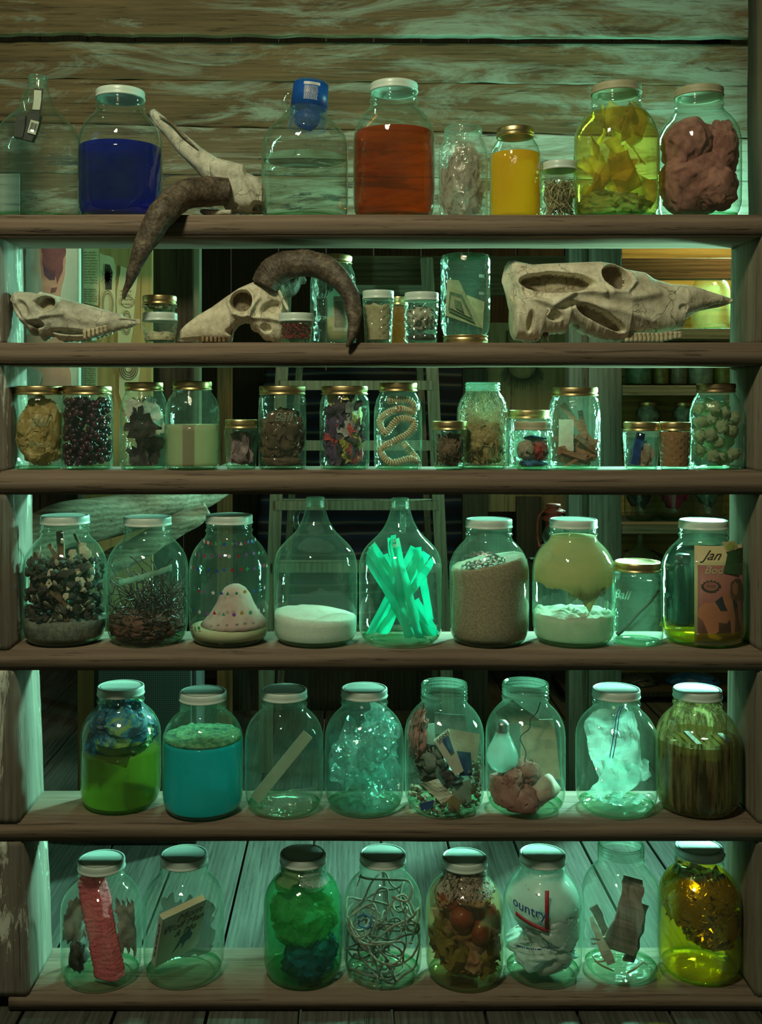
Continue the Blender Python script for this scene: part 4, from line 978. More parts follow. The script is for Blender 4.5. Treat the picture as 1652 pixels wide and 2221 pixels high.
put(J, 'coiled_cord', tube(hx, .0019, 6), S('beige_cord', (.60, .48, .30), (.5, .38, .22), 30, .45, spec=.5), 'beige coiled telephone cord inside the eighth jar of the third shelf', 'cord', clamp=False)
J = mj(975, 38, 914, 38, 'small gold-lidded jar of dark twigs before the jar of blond hair', kind='jelly', gm=G2, Y=.055)
rr = random.Random(31)
put(J, 'twigs', cat_vf(*[tube([rndin(J, rr.uniform(.008, .03), rr), rndin(J, rr.uniform(.03, J.H*.75), rr)], rr.uniform(.0008, .002), 5) for _ in range(120)], blob((0, 0, J.H*.4), (J.R*.7, J.R*.7, J.H*.33), .3, 3, 2, 3)), S('twig_brown', (.20, .13, .08), (.08, .05, .03), 50, .8), 'dark brown twigs in the small jar before the blond hair', 'twigs', kind='stuff')
J = mj(1046, 55, 829, 38, 'open canning jar stuffed with blond hair', None, Y=.10)
rr = random.Random(32)
put(J, 'blond_hair', fibres(J, (0, 0, J.H*.42), (.030, .030, .055), 620, .00028, rr, 8, 0.2, 1, .085), S('hair_blond', (.80, .70, .42), (.55, .42, .2), 30, .4, trans=.3, bump=0), 'fine blond hair in the open jar of the third shelf', 'hair', kind='stuff')
put(J, 'hair_wad', blob((0, .0, J.H*.30), (J.R*.88, J.R*.85, J.H*.27), .25, 3, 5, 4), S('hair_mass', (.52, .40, .18), (.36, .26, .1), 40, .8, trans=.3), 'matted blond hair wad under the loose strands', 'hair')
J = mj(1147, 45, 890, 44, 'gold-lidded jar half hidden behind the small red and blue jar', Y=.125)
put(J, 'white_film', blob((0, 0, J.H*.45), (J.R*.7, J.R*.7, J.H*.34), .4, 3, 5, 3, True), FILM, 'clear film inside the half hidden jar', 'plastic', smooth=False)
J = mj(1155, 40, 915, 40, 'quilted jelly jar of red and blue scraps in front of a taller gold-lidded one', 'olive', kind='jelly', Y=.05)
put(J, 'red_cloth', blob((.012, 0, J.H*.42), (J.R*.5, J.R*.5, J.H*.24), .3, 3, 5, 3), S('red_rag', (.45, .05, .04), (.3, .03, .03), 40, .7, trans=.2), 'red cloth scrap in the quilted jar of the third shelf', 'cloth')
put(J, 'beige_cloth', blob((-.014, -.006, J.H*.42), (J.R*.5, J.R*.4, J.H*.22), .3, 3, 6, 3), S('beige_rag', (.55, .46, .34), None, 40, .7, trans=.2), 'beige cloth scrap beside the red one', 'cloth')
put(J, 'blue_cloth', cat_vf(blob((0, 0, J.H*.14), (J.R*.72, J.R*.72, J.H*.09), .3, 3, 8, 3), blob((.005, .008, J.H*.66), (J.R*.6, J.R*.4, J.H*.05), .3, 3, 8, 3)), S('blue_rag', (.04, .22, .42), (.02, .12, .25), 40, .7, trans=.2), 'blue cloth scraps above and below the red one', 'cloth')
J = mj(1246, 55, 841, 49, 'canning jar of splintered wood with brightly lit edges')
rr = random.Random(41)
for k in range(13):
    p = rndin(J, .012+.004*k, rr, .8); d = Vector((rr.uniform(-1, 1), rr.uniform(-.4, .4), rr.uniform(-.15, .5))).normalized()*rr.uniform(.02, .035)
    put(J, 'wood_scrap', rodbox(p-d, p+d, rr.uniform(.008, .016), rr.uniform(.005, .010), (0, -1, .3)), S('red_wood', (.36, .17, .09), (.20, .09, .05), 40, .8, aniso=(1, 6, 6)), 'small reddish wood scrap in the heap at the bottom of the jar', 'wood scrap', group='wood scraps in the canning jar', smooth=False)
put(J, 'long_splinter', strip((.03, -.006, .05), (-.022, .01, J.H*.80), .012, .004, seed=3), S('red_wood', (.36, .17, .09)), 'long dark wood splinter leaning to the left in the jar', 'splinter', smooth=False)
put(J, 'long_splinter', strip((.03, .006, .03), (.012, .01, J.H*.72), .010, .004, seed=5), S('red_wood', (.36, .17, .09)), 'shorter upright wood splinter in the same jar', 'splinter', smooth=False)
put(J, 'white_label', sheet((-.022, -.022, J.H*.42), .03, .06, (0, 0, -.6), n=8, amp=.002, curl=20), PALEP, 'pale paper leaf leaning at the left of the wood scraps', 'paper', smooth=False)
J = mj(1390, 39.5, 916, 38, 'small gold-lidded jar with a dark blue ribbed tool inside', kind='jelly', gm=G2, Y=.06)
put(J, 'blue_tool', strip((-.016, -.006, .010), (-.002, -.006, J.H-.02), .014, .010, n=4), S('blue_metal', (.02, .06, .28), (.01, .03, .14), 60, .3), 'dark blue ribbed handle standing in the small jar', 'tool', smooth=False)
put(J, 'beige_scrap', blob((.010, 0, J.H*.32), (J.R*.42, J.R*.42, J.H*.28), .4, 3, 7, 3, True), S('beige_foil', (.42, .30, .22), (.25, .17, .12), 30, .3), 'crumpled beige scrap beside the blue handle', 'scrap', smooth=False)
J = mj(1463, 35, 916, 34, 'small gold-lidded jar full of orange-brown powder', kind='jelly', gm=G3, Y=.06)
fill(J, J.floor, J.H*.80, S('brown_powder', (.36, .18, .08), (.25, .12, .05), 200, .95), 'brown_powder', 'orange-brown powder in the small jar', 'powder', rough=.001)
J = mj(1552, 55, 833, 41, 'bronze-lidded canning jar of pale foam pieces at the right end', 'bronze')
rr = random.Random(44)
FOAM = S('pale_foam', (.50, .56, .36), (.38, .44, .26), 30, .9, trans=.45, alpha=.0)
nut = None; spots = []
for k in range(900):
    c = rndin(J, rr.uniform(.02, J.H*.76), rr, .84)
    if all((c-s).length > .0235 for s in spots): spots.append(c)
    if len(spots) >= 34: break
for k, c in enumerate(spots):
    r1 = rin(J, c.z)-.0125; rr_ = math.hypot(c.x, c.y)
    if rr_ > r1: c.x *= r1/rr_; c.y *= r1/rr_
    if nut is None:
        nut = mk('foam_piece', blob((0, 0, 0), (.0132, .0115, .012), .28, 2, 3, 3), FOAM); o = nut
    else: o = copyo(nut)
    o.location = (J.x+c.x, J.y+c.y, J.z+c.z); o.rotation_euler = (rr.uniform(0, 6), rr.uniform(0, 6), rr.uniform(0, 6))
    tag(o, 'pale foam packing piece in the bronze-lidded jar', 'foam piece', 'foam packing pieces in the jar')

# ---- fourth shelf
CHAR = S('charcoal', (.07, .062, .05), (.03, .028, .025), 60, .8); STK = S('stick_brown', (.22, .13, .07), (.10, .06, .03), 40, .8, aniso=(4, 4, .5)); SHELLW = S('pale_shell', (.60, .57, .42), (.44, .40, .28), 30, .7)
J = jar('gallon', 141, 4, 89, 1118, 'gallon jar of charcoal sticks and pale chips beside the left end board', Y=.086)
fill(J, J.floor, .045, S('grey_ash', (.22, .23, .19), (.10, .105, .09), 90, .95, bump=.8), 'grey_ash', 'grey ash at the bottom of the charcoal jar', 'ash', rough=.008, dome=.01)
rr = random.Random(51)
put(J, 'charcoal_rubble', cat_vf(*[chip(rndin(J, rr.uniform(.045, J.H*.66), rr, 1), rr.uniform(.004, .014), rr, .6) for _ in range(420)]), CHAR, 'black charcoal rubble filling the first jar of the fourth shelf', 'rubble', smooth=False, kind='stuff')
first = None
for k in range(46):
    a = rr.uniform(-2.6, -.5); z = .05+rr.random()*J.H*.62; R = rin(J, z)*.96; sc_ = rr.uniform(.004, .011)
    if first is None: first = o = mk('pale_chip', chip((0, 0, 0), 1.1, rr, .18), SHELLW, smooth=False)
    else: o = copyo(first)
    R -= sc_*.6
    o.location = (J.x+R*math.cos(a), J.y+R*math.sin(a), J.z+z); o.scale = (sc_, sc_*.8, sc_); o.rotation_euler = (rr.uniform(-.5, .5), rr.uniform(-1, 1), a+PI/2)
    tag(o, 'pale shell chip against the glass of the charcoal jar', 'chip', 'pale chips in the charcoal jar')
for i, (p0, p1, w_) in enumerate([((.0, -.01, .12), (-.010, 0, J.H-.03), .013), ((.03, -.03, .08), (-.03, .0, .185), .008), ((.055, -.02, .14), (.018, 0, J.H-.035), .005), ((-.05, -.035, .16), (-.01, -.05, .07), .006), ((.0, -.05, .10), (.05, -.03, .15), .007), ((-.06, -.02, .10), (-.045, -.04, .175), .006), ((.02, -.06, .05), (-.005, -.05, .12), .008), ((-.03, -.062, .12), (.03, -.058, .07), .006)]):
    put(J, 'charred_stick', strip(p0, p1, w_, w_*.6, n=6, seed=i), STK, 'brown charred stick among the charcoal, '+['the thickest, rising to the lid', 'long one leaning left below the lid', 'thin one from the lid toward the right wall', 'at the left shoulder, leaning right', 'low right one pointing up to the right', 'short one at the left wall', 'lowest one in the middle', 'lying across the middle front'][i], 'stick', group='sticks in the charcoal jar', smooth=False)

J = jar('gallon', 320, 4, 87.5, 1121, 'gallon jar with a tangle of dark bristles, second on the fourth shelf', Y=.084)
rr = random.Random(52)
put(J, 'dark_bristles', fibres(J, (0.01, 0, .05), (.05, .05, .035), 260, .0011, rr, 6, .35, 1, .10), S('bristle_black', (.035, .025, .022), (.06, .03, .025), 60, .25, spec=.8), 'dark glossy bristles tangled in the second jar', 'bristles', kind='stuff')
put(J, 'reddish_fibre', blob((0, 0, .035), (J.R*.9, J.R*.9, .03), .25, 4, 3, 4, True), S('fibre_red', (.17, .075, .05), (.07, .03, .022), 40, .8, aniso=(1, 1, 4)), 'matted reddish-brown fibre at the bottom of the bristle jar', 'fibre')
put(J, 'bent_wire', tube(spline([(.01, -.055, .07), (-.02, -.06, .10), (-.045, -.05, .125), (-.062, -.03, .15), (-.055, -.03, .165), (-.048, -.03, .158)], 6), .0012, 5), S('bristle_black', (.035, .025, .022)), 'thin bent wire with a hooked tip rising at the left of the bristles', 'wire')
tp = wrap(([Vector((v.x, v.y, v.z+v.x*.25)) for v in rect(-.045, .062, .128, .139, n=24)[0]], rect(-.045, .062, .128, .139, n=24)[1]), J.R*.965, -PI/2)
put(J, 'tape_remnant', ([Vector((v.x, v.y, v.z+.0022*fn(v.x, v.z, 4, 160))) for v in tp[0]], tp[1]), S('tape_haze', (.42, .62, .50), (.3, .5, .4), 60, .7, alpha=.45, trans=.3), 'torn strip of old tape slanting across the bristle jar', 'tape', clamp=False)

J = jar('gallon', 497, 4, 86.5, 1117, 'gallon jar dotted with rows of tiny coloured stickers', Y=.080)
SC = [S('st_red', (.5, .02, .06), None, 20, .25), S('st_blue', (.03, .12, .45), None, 20, .25), S('st_white', (.7, .75, .72), None, 20, .25), S('st_green', (.05, .4, .18), None, 20, .25), S('st_gold', (.6, .42, .08), None, 20, .25), S('st_violet', (.28, .1, .4), None, 20, .25)]
def starpoly(n, r1, r2): return [((r1 if i % 2 == 0 else r2)*math.sin(PI*i/n), (r1 if i % 2 == 0 else r2)*math.cos(PI*i/n)) for i in range(2*n)]
shapes = [starpoly(5, .0042, .002), starpoly(8, .0035, .0034), starpoly(4, .0044, .0022), [(-.0036, -.0030), (.0036, -.0030), (0, .004)]]
protos = {}
rows = [(1183, 18), (1208, 12), (1237, 15), (1286, 14), (1293, 0), (1332, 13), (1368, 4)]
rr = random.Random(53); cnt = 0
for py, n in rows:
    z = lz(J, py, -J.R)
    for k in range(n):
        a = -PI/2+(k-(n-1)/2)*(2.9/max(n, 1)) + rr.uniform(-.03, .03)
        if n == 4: a = -PI/2-1.2+k*.16
        R = interp(J.inner, z)+.0002; key = (rr.randrange(4), rr.randrange(6))
        if key not in protos: protos[key] = o = mk('sticker', prism(shapes[key[0]], .0004), SC[key[1]], J.root, smooth=False)
        else: o = copyo(protos[key], J.root)
        o.location = (R*math.cos(a), R*math.sin(a), z+rr.uniform(-.002, .002)); o.rotation_euler = (0, rr.uniform(-.6, .6)*0, a+PI/2)
pk = put(J, 'powder_bed', lathe([(0, J.floor)]+[(rin(J, z)/.955*.98, z) for z in (J.floor, .02, .03)]+[(J.R*.5, .034), (0, .036)], 48), S('cream_powder', (.66, .64, .42), (.6, .56, .36), 40, .9, trans=.2), 'flat bed of cream powder in the sticker jar', 'powder', clamp=False, kind='stuff')
V, Fc = lathe([(0, .110), (.010, .1085), (.020, .103), (.028, .092), (.036, .075), (.047, .055), (.058, .043), (.066, .035), (0, .034)], 64)
V = [Vector((v.x+.002*fn(v.x, v.y, v.z, 60)+.012, v.y, v.z-.004*abs(math.sin(9*math.atan2(v.y, v.x)))*(1-v.z/.11)+.001*fn(v.x, v.y, v.z, 200))) for v in V]
put(J, 'pink_mound', (V, Fc), S('pink_soap', (.78, .66, .60), (.62, .30, .30), 14, .7, trans=.35, contrast=.2), 'pointed pink and white mound in the sticker jar', 'mound')

J = jar('jug', 684, 4, 91, 1079, 'glass jug with a ring handle and a layer of white sugar', None, Y=.082)
fill(J, J.floor, .052, S('sugar', (.84, .84, .78), (.74, .74, .66), 260, .8, trans=.25, bump=.4, bd=.0008), 'white_sugar', 'sloping white sugar in the handled jug', 'sugar', dome=.012, tilt=-.006, rough=.0015)
J = jar('jug', 868, 4, 90, 1081, 'glass jug full of crossed teal plastic strips', None, Y=.082, yaw=-85)
TS = S('teal_strip', (.05, .84, .66), (.03, .68, .54), 10, .3, trans=.7, bump=.1, coat=.3)
sp_ = [(785, 1190, 900, 1395, -.03), (792, 1180, 925, 1392, -.02), (806, 1183, 935, 1385, -.01), (848, 1162, 885, 1392, -.045), (856, 1170, 912, 1394, -.05), (832, 1203, 905, 1392, .0), (897, 1186, 800, 1378, .015), (905, 1187, 932, 1345, .02), (925, 1200, 808, 1380, .03), (940, 1214, 820, 1372, .035), (928, 1230, 880, 1300, -.025), (910, 1194, 824, 1392, .01), (902, 1300, 945, 1372, .03), (848, 1166, 866, 1300, -.03), (890, 1350, 948, 1378, -.02)]
TSL = [f'translucent teal strip in the jug, {q}' for q in ['its top end farthest left of all', 'second from the left at the top', 'third from the left at the top', 'the tallest one ending highest in the shoulder', 'long front one just right of the tallest', 'narrow one between the left bundle and the tallest', 'from the upper right to the far left foot', 'steep one near the right wall', 'from the upper right down to the lower left foot', 'its top end farthest right of all', 'short rounded one crossing in front at the right', 'behind the crossing, ending at the middle foot', 'short one lying low against the right wall', 'short one hidden behind the tallest', 'shortest one at the bottom right']]
for k, (x0, y0, x1, y1, dy) in enumerate(sp_):
    p0, p1 = local(J, x0, y0, dy), local(J, x1, y1, dy*.6)
    put(J, 'plastic_strip', strip(p0, p1, .013+.004*((k*37) % 3)/2, .0022, bend=.004*(1 if k % 2 else -1), n=14, seed=k), TS, TSL[k], 'strip', group='teal strips in the jug', smooth=False)

J = jar('gallon', 1060, 4, 86, 1126, 'gallon jar of tan sand with a steel chain on top', Y=.076)
fill(J, J.floor, .155, SAND, 'tan_sand', 'speckled tan sand filling the chain jar', 'sand', tilt=.014, rough=.002)
lk = tube([Vector((.0052*math.cos(a)+(.0018 if math.cos(a) > 0 else -.0018), .0034*math.sin(a), 0)) for a in [2*PI*i/14 for i in range(15)]], .0012, 6, cap=False)
cp = [local(J, x, y, d) for x, y, d in [(990, 1215, -.04), (1010, 1205, -.055), (1040, 1202, -.062), (1075, 1205, -.06), (1060, 1222, -.062), (1020, 1222, -.065), (992, 1232, -.05), (1000, 1250, -.055), (1030, 1243, -.066), (1065, 1240, -.066), (1098, 1232, -.055), (1110, 1236, -.045), (1080, 1252, -.062), (1045, 1258, -.068), (1015, 1262, -.062), (1030, 1230, -.06), (1070, 1228, -.062), (1090, 1215, -.05), (1055, 1212, -.055), (1005, 1240, -.055), (1050, 1248, -.066)]]
cpth = spline(cp, 30); lks = []; acc = 0; last = cpth[0]; tog = 0
for a, b in zip(cpth, cpth[1:]):
    acc += (b-a).length
    if acc > .0095:
        acc = 0; tog ^= 1; t_ = (b-a).normalized(); q = t_.to_track_quat('X', 'Z').to_matrix().to_4x4()
        lks.append(xf(lk, Matrix.Translation(b) @ q @ Matrix.Rotation(PI/2*tog+rr.uniform(-.3, .3), 4, 'X')))
put(J, 'steel_chain', cat_vf(*lks), STEEL, 'steel chain heaped on the sand', 'chain')

J = jar('gallon', 1243, 4, 88, 1126, 'gallon jar with a pale green cloud above clear water and white sediment', Y=.078)
fill(J, J.floor, lz(J, 1345, -J.R), S('white_sediment', (.62, .64, .50), (.52, .56, .44), 40, .8, trans=.4), 'white_sediment', 'fluffy white sediment at the bottom of the cloud jar', 'sediment', rough=.008)
CL = S('cloud_green', (.60, .46, .26), (.44, .42, .26), 9, .9, trans=.55, bump=0)
zc0 = lz(J, 1268, -J.R*.6); V, Fc = lathe([(0, zc0)]+[(rin(J, zc0)/.955*.975*q, zc0) for q in (.25, .5, .75, .9)]+[(rin(J, z)/.955*.975, z) for z in [zc0+.004+i*(J.H-.03-zc0)/16 for i in range(16)]]+[(0, J.H-.027)], 96)
W_ = []
for v in V:
    if v.z < zc0+.006:
        d = Vector((v.x-.015, v.y+.03)).length
        v = Vector((v.x, v.y, v.z-.042*math.exp(-(d/.03)**2)*(0.6+1.2*abs(fn(v.x, v.y, 0, 160)))-.012*abs(fn(v.x, v.y, 2, 90))+.008*fn(v.x, v.y, 5, 30)))
    W_.append(v)
put(J, 'green_cloud', (W_, Fc), CL, 'pale green cloudy mass hanging in the upper half of the jar', 'cloud', clamp=False, kind='stuff')
rr = random.Random(61)
put(J, 'cloud_wisps', cat_vf(*[blob((rr.gauss(.018, .013), -.035+rr.gauss(0, .012), zc0-.004-abs(rr.gauss(0, .014))), (.006, .006, .009), .5, 4, i, 2) for i in range(34)]), S('wisp', (.72, .86, .72), None, 30, .9, trans=.6, alpha=.15), 'white wisps hanging beneath the green cloud', 'wisps', kind='stuff')

J = jar('mason', 1382, 4, 54, 1218, 'wide gold-lidded quart jar of water with a stick, before the grey post', 'gold', rl=49, Y=.072)
fill(J, J.floor, J.H*.78, liquid('water', (.86, .96, .90), .008, (.90, .97, .93), (.6, .8, .7)), 'water', 'water in the wide gold-lidded jar of the fourth shelf', 'liquid')
put(J, 'wet_stick', tube(spline([(-.042, -.01, .016), (-.022, -.012, .035), (.0, -.01, .058), (.018, -.01, .075), (.040, -.004, .10)], 6), [.0048-.0001*i for i in range(25)], 7), S('dark_wet_stick', (.05, .06, .035), None, 40, .35), 'dark stick leaning in the water of the wide jar', 'stick')

emboss(J, 'Ball', .024, 1352, 1290); emboss(J, 'MASON', .009, 1395, 1385, 0)
J = jar('gallon', 1525, 4, 88.5, 1128, 'gallon jar with a rolled magazine and dark bottle beside the right end board', Y=.080)
fill(J, J.floor, .030, liquid('yellow_oil', (.70, .62, .03), .4, (.8, .75, .06), (.75, .65, .04)), 'yellow_oil', 'shallow yellow oil around the foot of the magazine', 'oil')
mg = root('magazine', (J.x, J.y, J.z), 'magazine showing a woman in a dark leotard crouching on its cover, rolled in the jar', 'magazine')
RM = J.R*.93
def mx(px): return RM*math.asin(max(-.96, min(.96, (px-1525)*(D+J.Y-RM*.6)/F/RM)))
def mrect(px0, px1, py0, py1, lift, m, name, parent=mg):
    """a piece of the cover, wrapped against the glass"""
    z0, z1 = lz(J, py1, -RM*.8), lz(J, py0, -RM*.8)
    x0 = mx(px0); x1 = mx(px1)
    return mk(name, wrap(rect(x0, x1, z0, z1, 0, .0003, 12), RM-.0016+lift, -PI/2), m, parent, smooth=True)
def mpoly(pts, lift, m, name, parent=mg):
    q = [(mx(x), lz(J, y, -RM*.8)) for x, y in pts]
    bm = bmesh.new(); vs = [bm.verts.new((x, 0, z)) for x, z in q]; f = bm.faces.new(vs)
    bmesh.ops.triangulate(bm, faces=[f])
    for _ in range(3):
        lg_ = [e for e in bm.edges if e.calc_length() > .006]
        if lg_: bmesh.ops.subdivide_edges(bm, edges=lg_, cuts=1); bmesh.ops.triangulate(bm, faces=bm.faces[:])
    r = bmesh.ops.extrude_face_region(bm, geom=bm.faces[:])
    for e in r['geom']:
        if isinstance(e, bmesh.types.BMVert): e.co.y -= .0003
    vf = from_bm(bm)
    return mk(name, wrap(vf, RM-.0016+lift, -PI/2), m, parent, smooth=False)
COV = S('cover_cream', (.62, .55, .30), (.56, .49, .26), 8, .5, bump=0); COVP = S('cover_rose', (.42, .15, .13), (.36, .12, .11), 6, .5, bump=0); SKIN = S('print_skin', (.58, .22, .12), (.50, .17, .09), 6, .5, bump=0); HAIR = S('print_hair', (.20, .09, .05), None, 10, .5, bump=0); LEO = S('print_leotard', (.04, .045, .06), None, 10, .5, bump=0); LT = S('print_light', (.68, .48, .30), None, 10, .5, bump=0)
mrect(1482, 1598, 1182, 1397, 0, COV, 'cover_page'); mrect(1488, 1602, 1224, 1385, .0004, COVP, 'cover_picture')
mpoly([(1489, 1320), (1500, 1306), (1530, 1302), (1552, 1320), (1560, 1338), (1548, 1350), (1520, 1345), (1530, 1366), (1516, 1378), (1506, 1366), (1498, 1345), (1488, 1335)], .0008, SKIN, 'printed_figure')
mpoly([(1522, 1302), (1538, 1290), (1562, 1298), (1578, 1312), (1568, 1326), (1552, 1322), (1534, 1322)], .0012, LEO, 'printed_figure')
mpoly([(1538, 1290), (1550, 1284), (1562, 1300), (1570, 1340), (1568, 1376), (1560, 1376), (1556, 1335), (1542, 1306)], .0016, SKIN, 'printed_figure')
mpoly([(1576, 1300), (1586, 1310), (1592, 1350), (1598, 1372), (1590, 1374), (1580, 1345)], .0016, SKIN, 'printed_figure')
mpoly([(1558, 1262), (1570, 1254), (1586, 1258), (1594, 1276), (1602, 1310), (1590, 1304), (1576, 1300), (1560, 1300), (1556, 1284)], .0014, HAIR, 'printed_figure')
mpoly([(1562, 1268), (1570, 1262), (1578, 1268), (1578, 1282), (1571, 1292), (1564, 1284)], .0020, SKIN, 'printed_figure')
mpoly([(1506, 1370), (1522, 1372), (1538, 1380), (1530, 1385), (1510, 1380)], .0014, LT, 'printed_figure')
CRM = S('print_cream', (.74, .68, .40), None, 10, .5, bump=0)
o = mk('cover_lettering', wrap(xf(text_vf('Bod', .021, .0002, shear=.3), Matrix.Translation(((1519-1525)*.00085, 0, lz(J, 1235, -RM*.8)))), RM-.0004), CRM, mg, smooth=False)
o = mk('cover_lettering', wrap(xf(text_vf('Jan', .026, .0002, shear=.6), Matrix.Translation(((1514-1525)*.00085, 0, lz(J, 1203, -RM*.8)))), RM-.0008), INK, mg, smooth=False)
bpts = []
for i in range(28): a = 2*PI*i/28; q = 1.0 if i % 2 else .78; bpts.append((1514+21*q*math.cos(a), 1269+14*q*math.sin(a)))
mpoly(bpts, .0012, INK, 'printed_seal'); mpoly([(1514+15*math.cos(2*PI*i/20), 1269+9.5*math.sin(2*PI*i/20)) for i in range(20)], .0016, COVP, 'printed_seal')
mk('cover_lettering', wrap(xf(cat_vf(*[rect(-.008+k*.004, -.0055+k*.004, z, z+.0008, n=2) for z in (-.0018, .0008) for k in range(4)]), Matrix.Translation(((1514-1525)*.00085, 0, lz(J, 1269, -RM*.8)+.0005))), RM+.0006), INK, mg, smooth=False)
mrect(1487, 1525, 1388.5, 1390.5, .0006, INK, 'printed_line')
tb = root('tea_bag', (J.x, J.y, J.z), 'green paper tea sachet with a round-stamped tag stuck over the cover', 'tea bag')
def tpoly(pts, lift, m, name): return mpoly(pts, lift+.0006, m, name, tb)
tpoly([(1552, 1188), (1594, 1190), (1592, 1250), (1540, 1240), (1550, 1215)], .0016, S('tea_green', (.06, .16, .06), (.04, .11, .04), 12, .5, bump=0), 'sachet')
tpoly([(1536, 1173), (1568, 1172), (1576, 1190), (1546, 1195)], .0022, COV, 'tag'); tpoly([(1556+10*math.cos(2*PI*i/18), 1183+8*math.sin(2*PI*i/18)) for i in range(18)], .0028, S('stamp_green', (.38, .48, .10), None, 10, .5, bump=0), 'stamp')
bt = root('dark_bottle', (J.x-.042, J.y-.006, J.z+.034), 'dark green narrow bottle standing left of the magazine', 'bottle')
DKG = S('dark_teal_plastic', (.015, .12, .10), (.01, .07, .06), 20, .2, trans=.2, coat=.4)
mk('bottle_body', lathe([(0, 0), (.015, 0), (.016, .003), (.016, .105), (.013, .112), (.013, .118), (0, .118)], 28), DKG, bt); mk('bottle_cap', lathe([(.0145, .116), (.015, .118), (.015, .132), (.012, .134), (0, .134)], 40, lambda r, z, a, i: r*(1+.015*math.cos(30*a))), S('black_cap', (.02, .03, .028), None, 20, .3), bt)
put(J, 'dark_sleeve', ([clampv(J, v) for v in sheet((0, .03, .10), .14, .16, (0, 0, .0), n=16, amp=.006, scale=14, curl=10)[0]], sheet((0, .03, .10), .14, .16, (0, 0, 0), n=16, amp=.006, scale=14, curl=10)[1]), DKG, 'dark green sleeve standing behind the magazine in the jar', 'sleeve')

# ---- fifth shelf
def gj(px, hw, top, row, label, lid='white', Y=.082, **k): return jar('gallon', px, row, hw, top, label, lid, Y=Y, **k)
J = gj(262, 86, 1487, 5, 'gallon jar of green liquid with a wet blue cloth, first on the fifth shelf', Y=.100)
fill(J, J.floor, lz(J, 1652, -J.R), liquid('green_liquid', (.22, .46, .06), .5, (.34, .50, .10), (.32, .40, .09)), 'green_liquid', 'green liquid in the first jar of the fifth shelf', 'liquid')
put(J, 'wet_cloth', cat_vf(blob((.005, 0, .150), (J.R*.86, J.R*.85, .052), .2, 2.2, 3, 5), sheet((-.012, -.05, .128), .09, .07, (.2, .35, .1), n=18, amp=.014, scale=20, seed=2, curl=9)), S('blue_green_cloth', (.26, .50, .14), (.02, .26, .46), 18, .5, trans=.3, contrast=.05, c3=(.015, .07, .12)), 'crumpled blue and green cloth stuffed above the green liquid', 'cloth', smooth=False)
J = gj(440, 87, 1499, 5, 'gallon jar of bright teal liquid topped with green foam', Y=.068)
fill(J, J.floor, lz(J, 1600, 0), liquid('teal_liquid', (.0, .42, .42), .85, (.0, .4, .4), (.0, .66, .70), glow=.6), 'teal_liquid', 'bright teal liquid in the second jar of the fifth shelf', 'liquid')
zf = lz(J, 1600, 0)+.0006; rf = rin(J, zf)/.955*.975
V, Fc = lathe([(0, zf)]+[(rf*q/16, zf) for q in range(1, 17)]+[(rf, zf+.003)]+[(rf*q/16, zf+.004) for q in range(15, 0, -1)]+[(0, zf+.004)], 72)
V = [Vector((v.x, v.y, v.z+(.006*abs(fn(v.x, v.y, 1, 70))+.004*abs(fn(v.x, v.y, 3, 190)) if v.z > zf+.001 else 0))) for v in V]
put(J, 'green_foam', (V, Fc), S('foam_scum', (.22, .50, .24), (.06, .26, .12), 70, .7, c3=(.02, .16, .16), trans=.2, bump=.8), 'lumpy green foam floating on the teal liquid', 'foam', clamp=False, kind='stuff')
J = gj(616, 85, 1495, 5, 'gallon jar with a pale slanting slat and a folded clear tray', Y=.078)
put(J, 'pale_batten', strip(local(J, 552, 1735, -.02), local(J, 668, 1592, .0), .022, .002, n=3), S('pale_green_slat', (.36, .50, .36), (.3, .44, .3), 14, .6, trans=.15), 'pale flat slat leaning from lower left to upper right', 'slat', smooth=False)
put(J, 'folded_tray', cat_vf(strip(local(J, 585, 1722, -.04), local(J, 690, 1706, -.02), .001, .0012, n=6), strip(local(J, 570, 1750, -.045), local(J, 680, 1742, -.03), .03, .0012, (0, -.7, .7), n=6), strip(local(J, 585, 1735, -.035), local(J, 685, 1722, -.02), .026, .0012, (0, -1, .1), n=6)), FILM, 'folded clear plastic tray at the bottom beneath the slat', 'tray', smooth=False)
J = gj(790, 85.5, 1492, 5, 'gallon jar of water packed with crumpled clear film', Y=.086)
fill(J, J.floor, J.H*.78, liquid('bluish_water', (.75, .90, .92), .012, (.82, .94, .95), (.4, .65, .6)), 'water', 'bluish water around the crumpled clear film', 'liquid')
rr = random.Random(71)
put(J, 'crumpled_film', cat_vf(*[sheet(rndin(J, rr.uniform(.025, J.H*.70), rr, .85), rr.uniform(.04, .08), rr.uniform(.04, .08), (rr.uniform(-1.5, 1.5), rr.uniform(-1.5, 1.5), rr.uniform(-3, 3)), n=8, amp=.022, scale=34, seed=k) for k in range(26)]), FILM, 'glittering crumpled clear film in the fourth jar of the fifth shelf', 'plastic', smooth=False, kind='stuff')
J = gj(963, 86, 1480, 5, 'open gallon jar of household rubbish with a camera box', None, Y=.082)
rr = random.Random(72)
put(J, 'dirt_crumbs', cat_vf(*[chip(rndin(J, rr.uniform(.012, .035), rr, 1), rr.uniform(.003, .009), rr, .6) for _ in range(160)], *[chip(clampv(J, Vector((.06+rr.gauss(0, .01), -.02+rr.gauss(0, .02), rr.uniform(.03, .1)))), rr.uniform(.003, .008), rr, .6) for _ in range(60)]), S('dirt', (.30, .23, .14), (.12, .09, .055), 50, .9), 'brown dirt crumbs at the bottom of the rubbish jar', 'dirt', kind='stuff', smooth=False)
def jq(pts, th, m, name, label=None, cat=None, par=None, seed=0, amp=.001):
    p = [clampv(J, local(J, x, y, d)) for x, y, d in pts]
    o = quad(p, th, m, name, par, seed=seed, amp=amp)
    if par is None: o.location = (J.x, J.y, J.z); tag(o, label, cat)
    return o
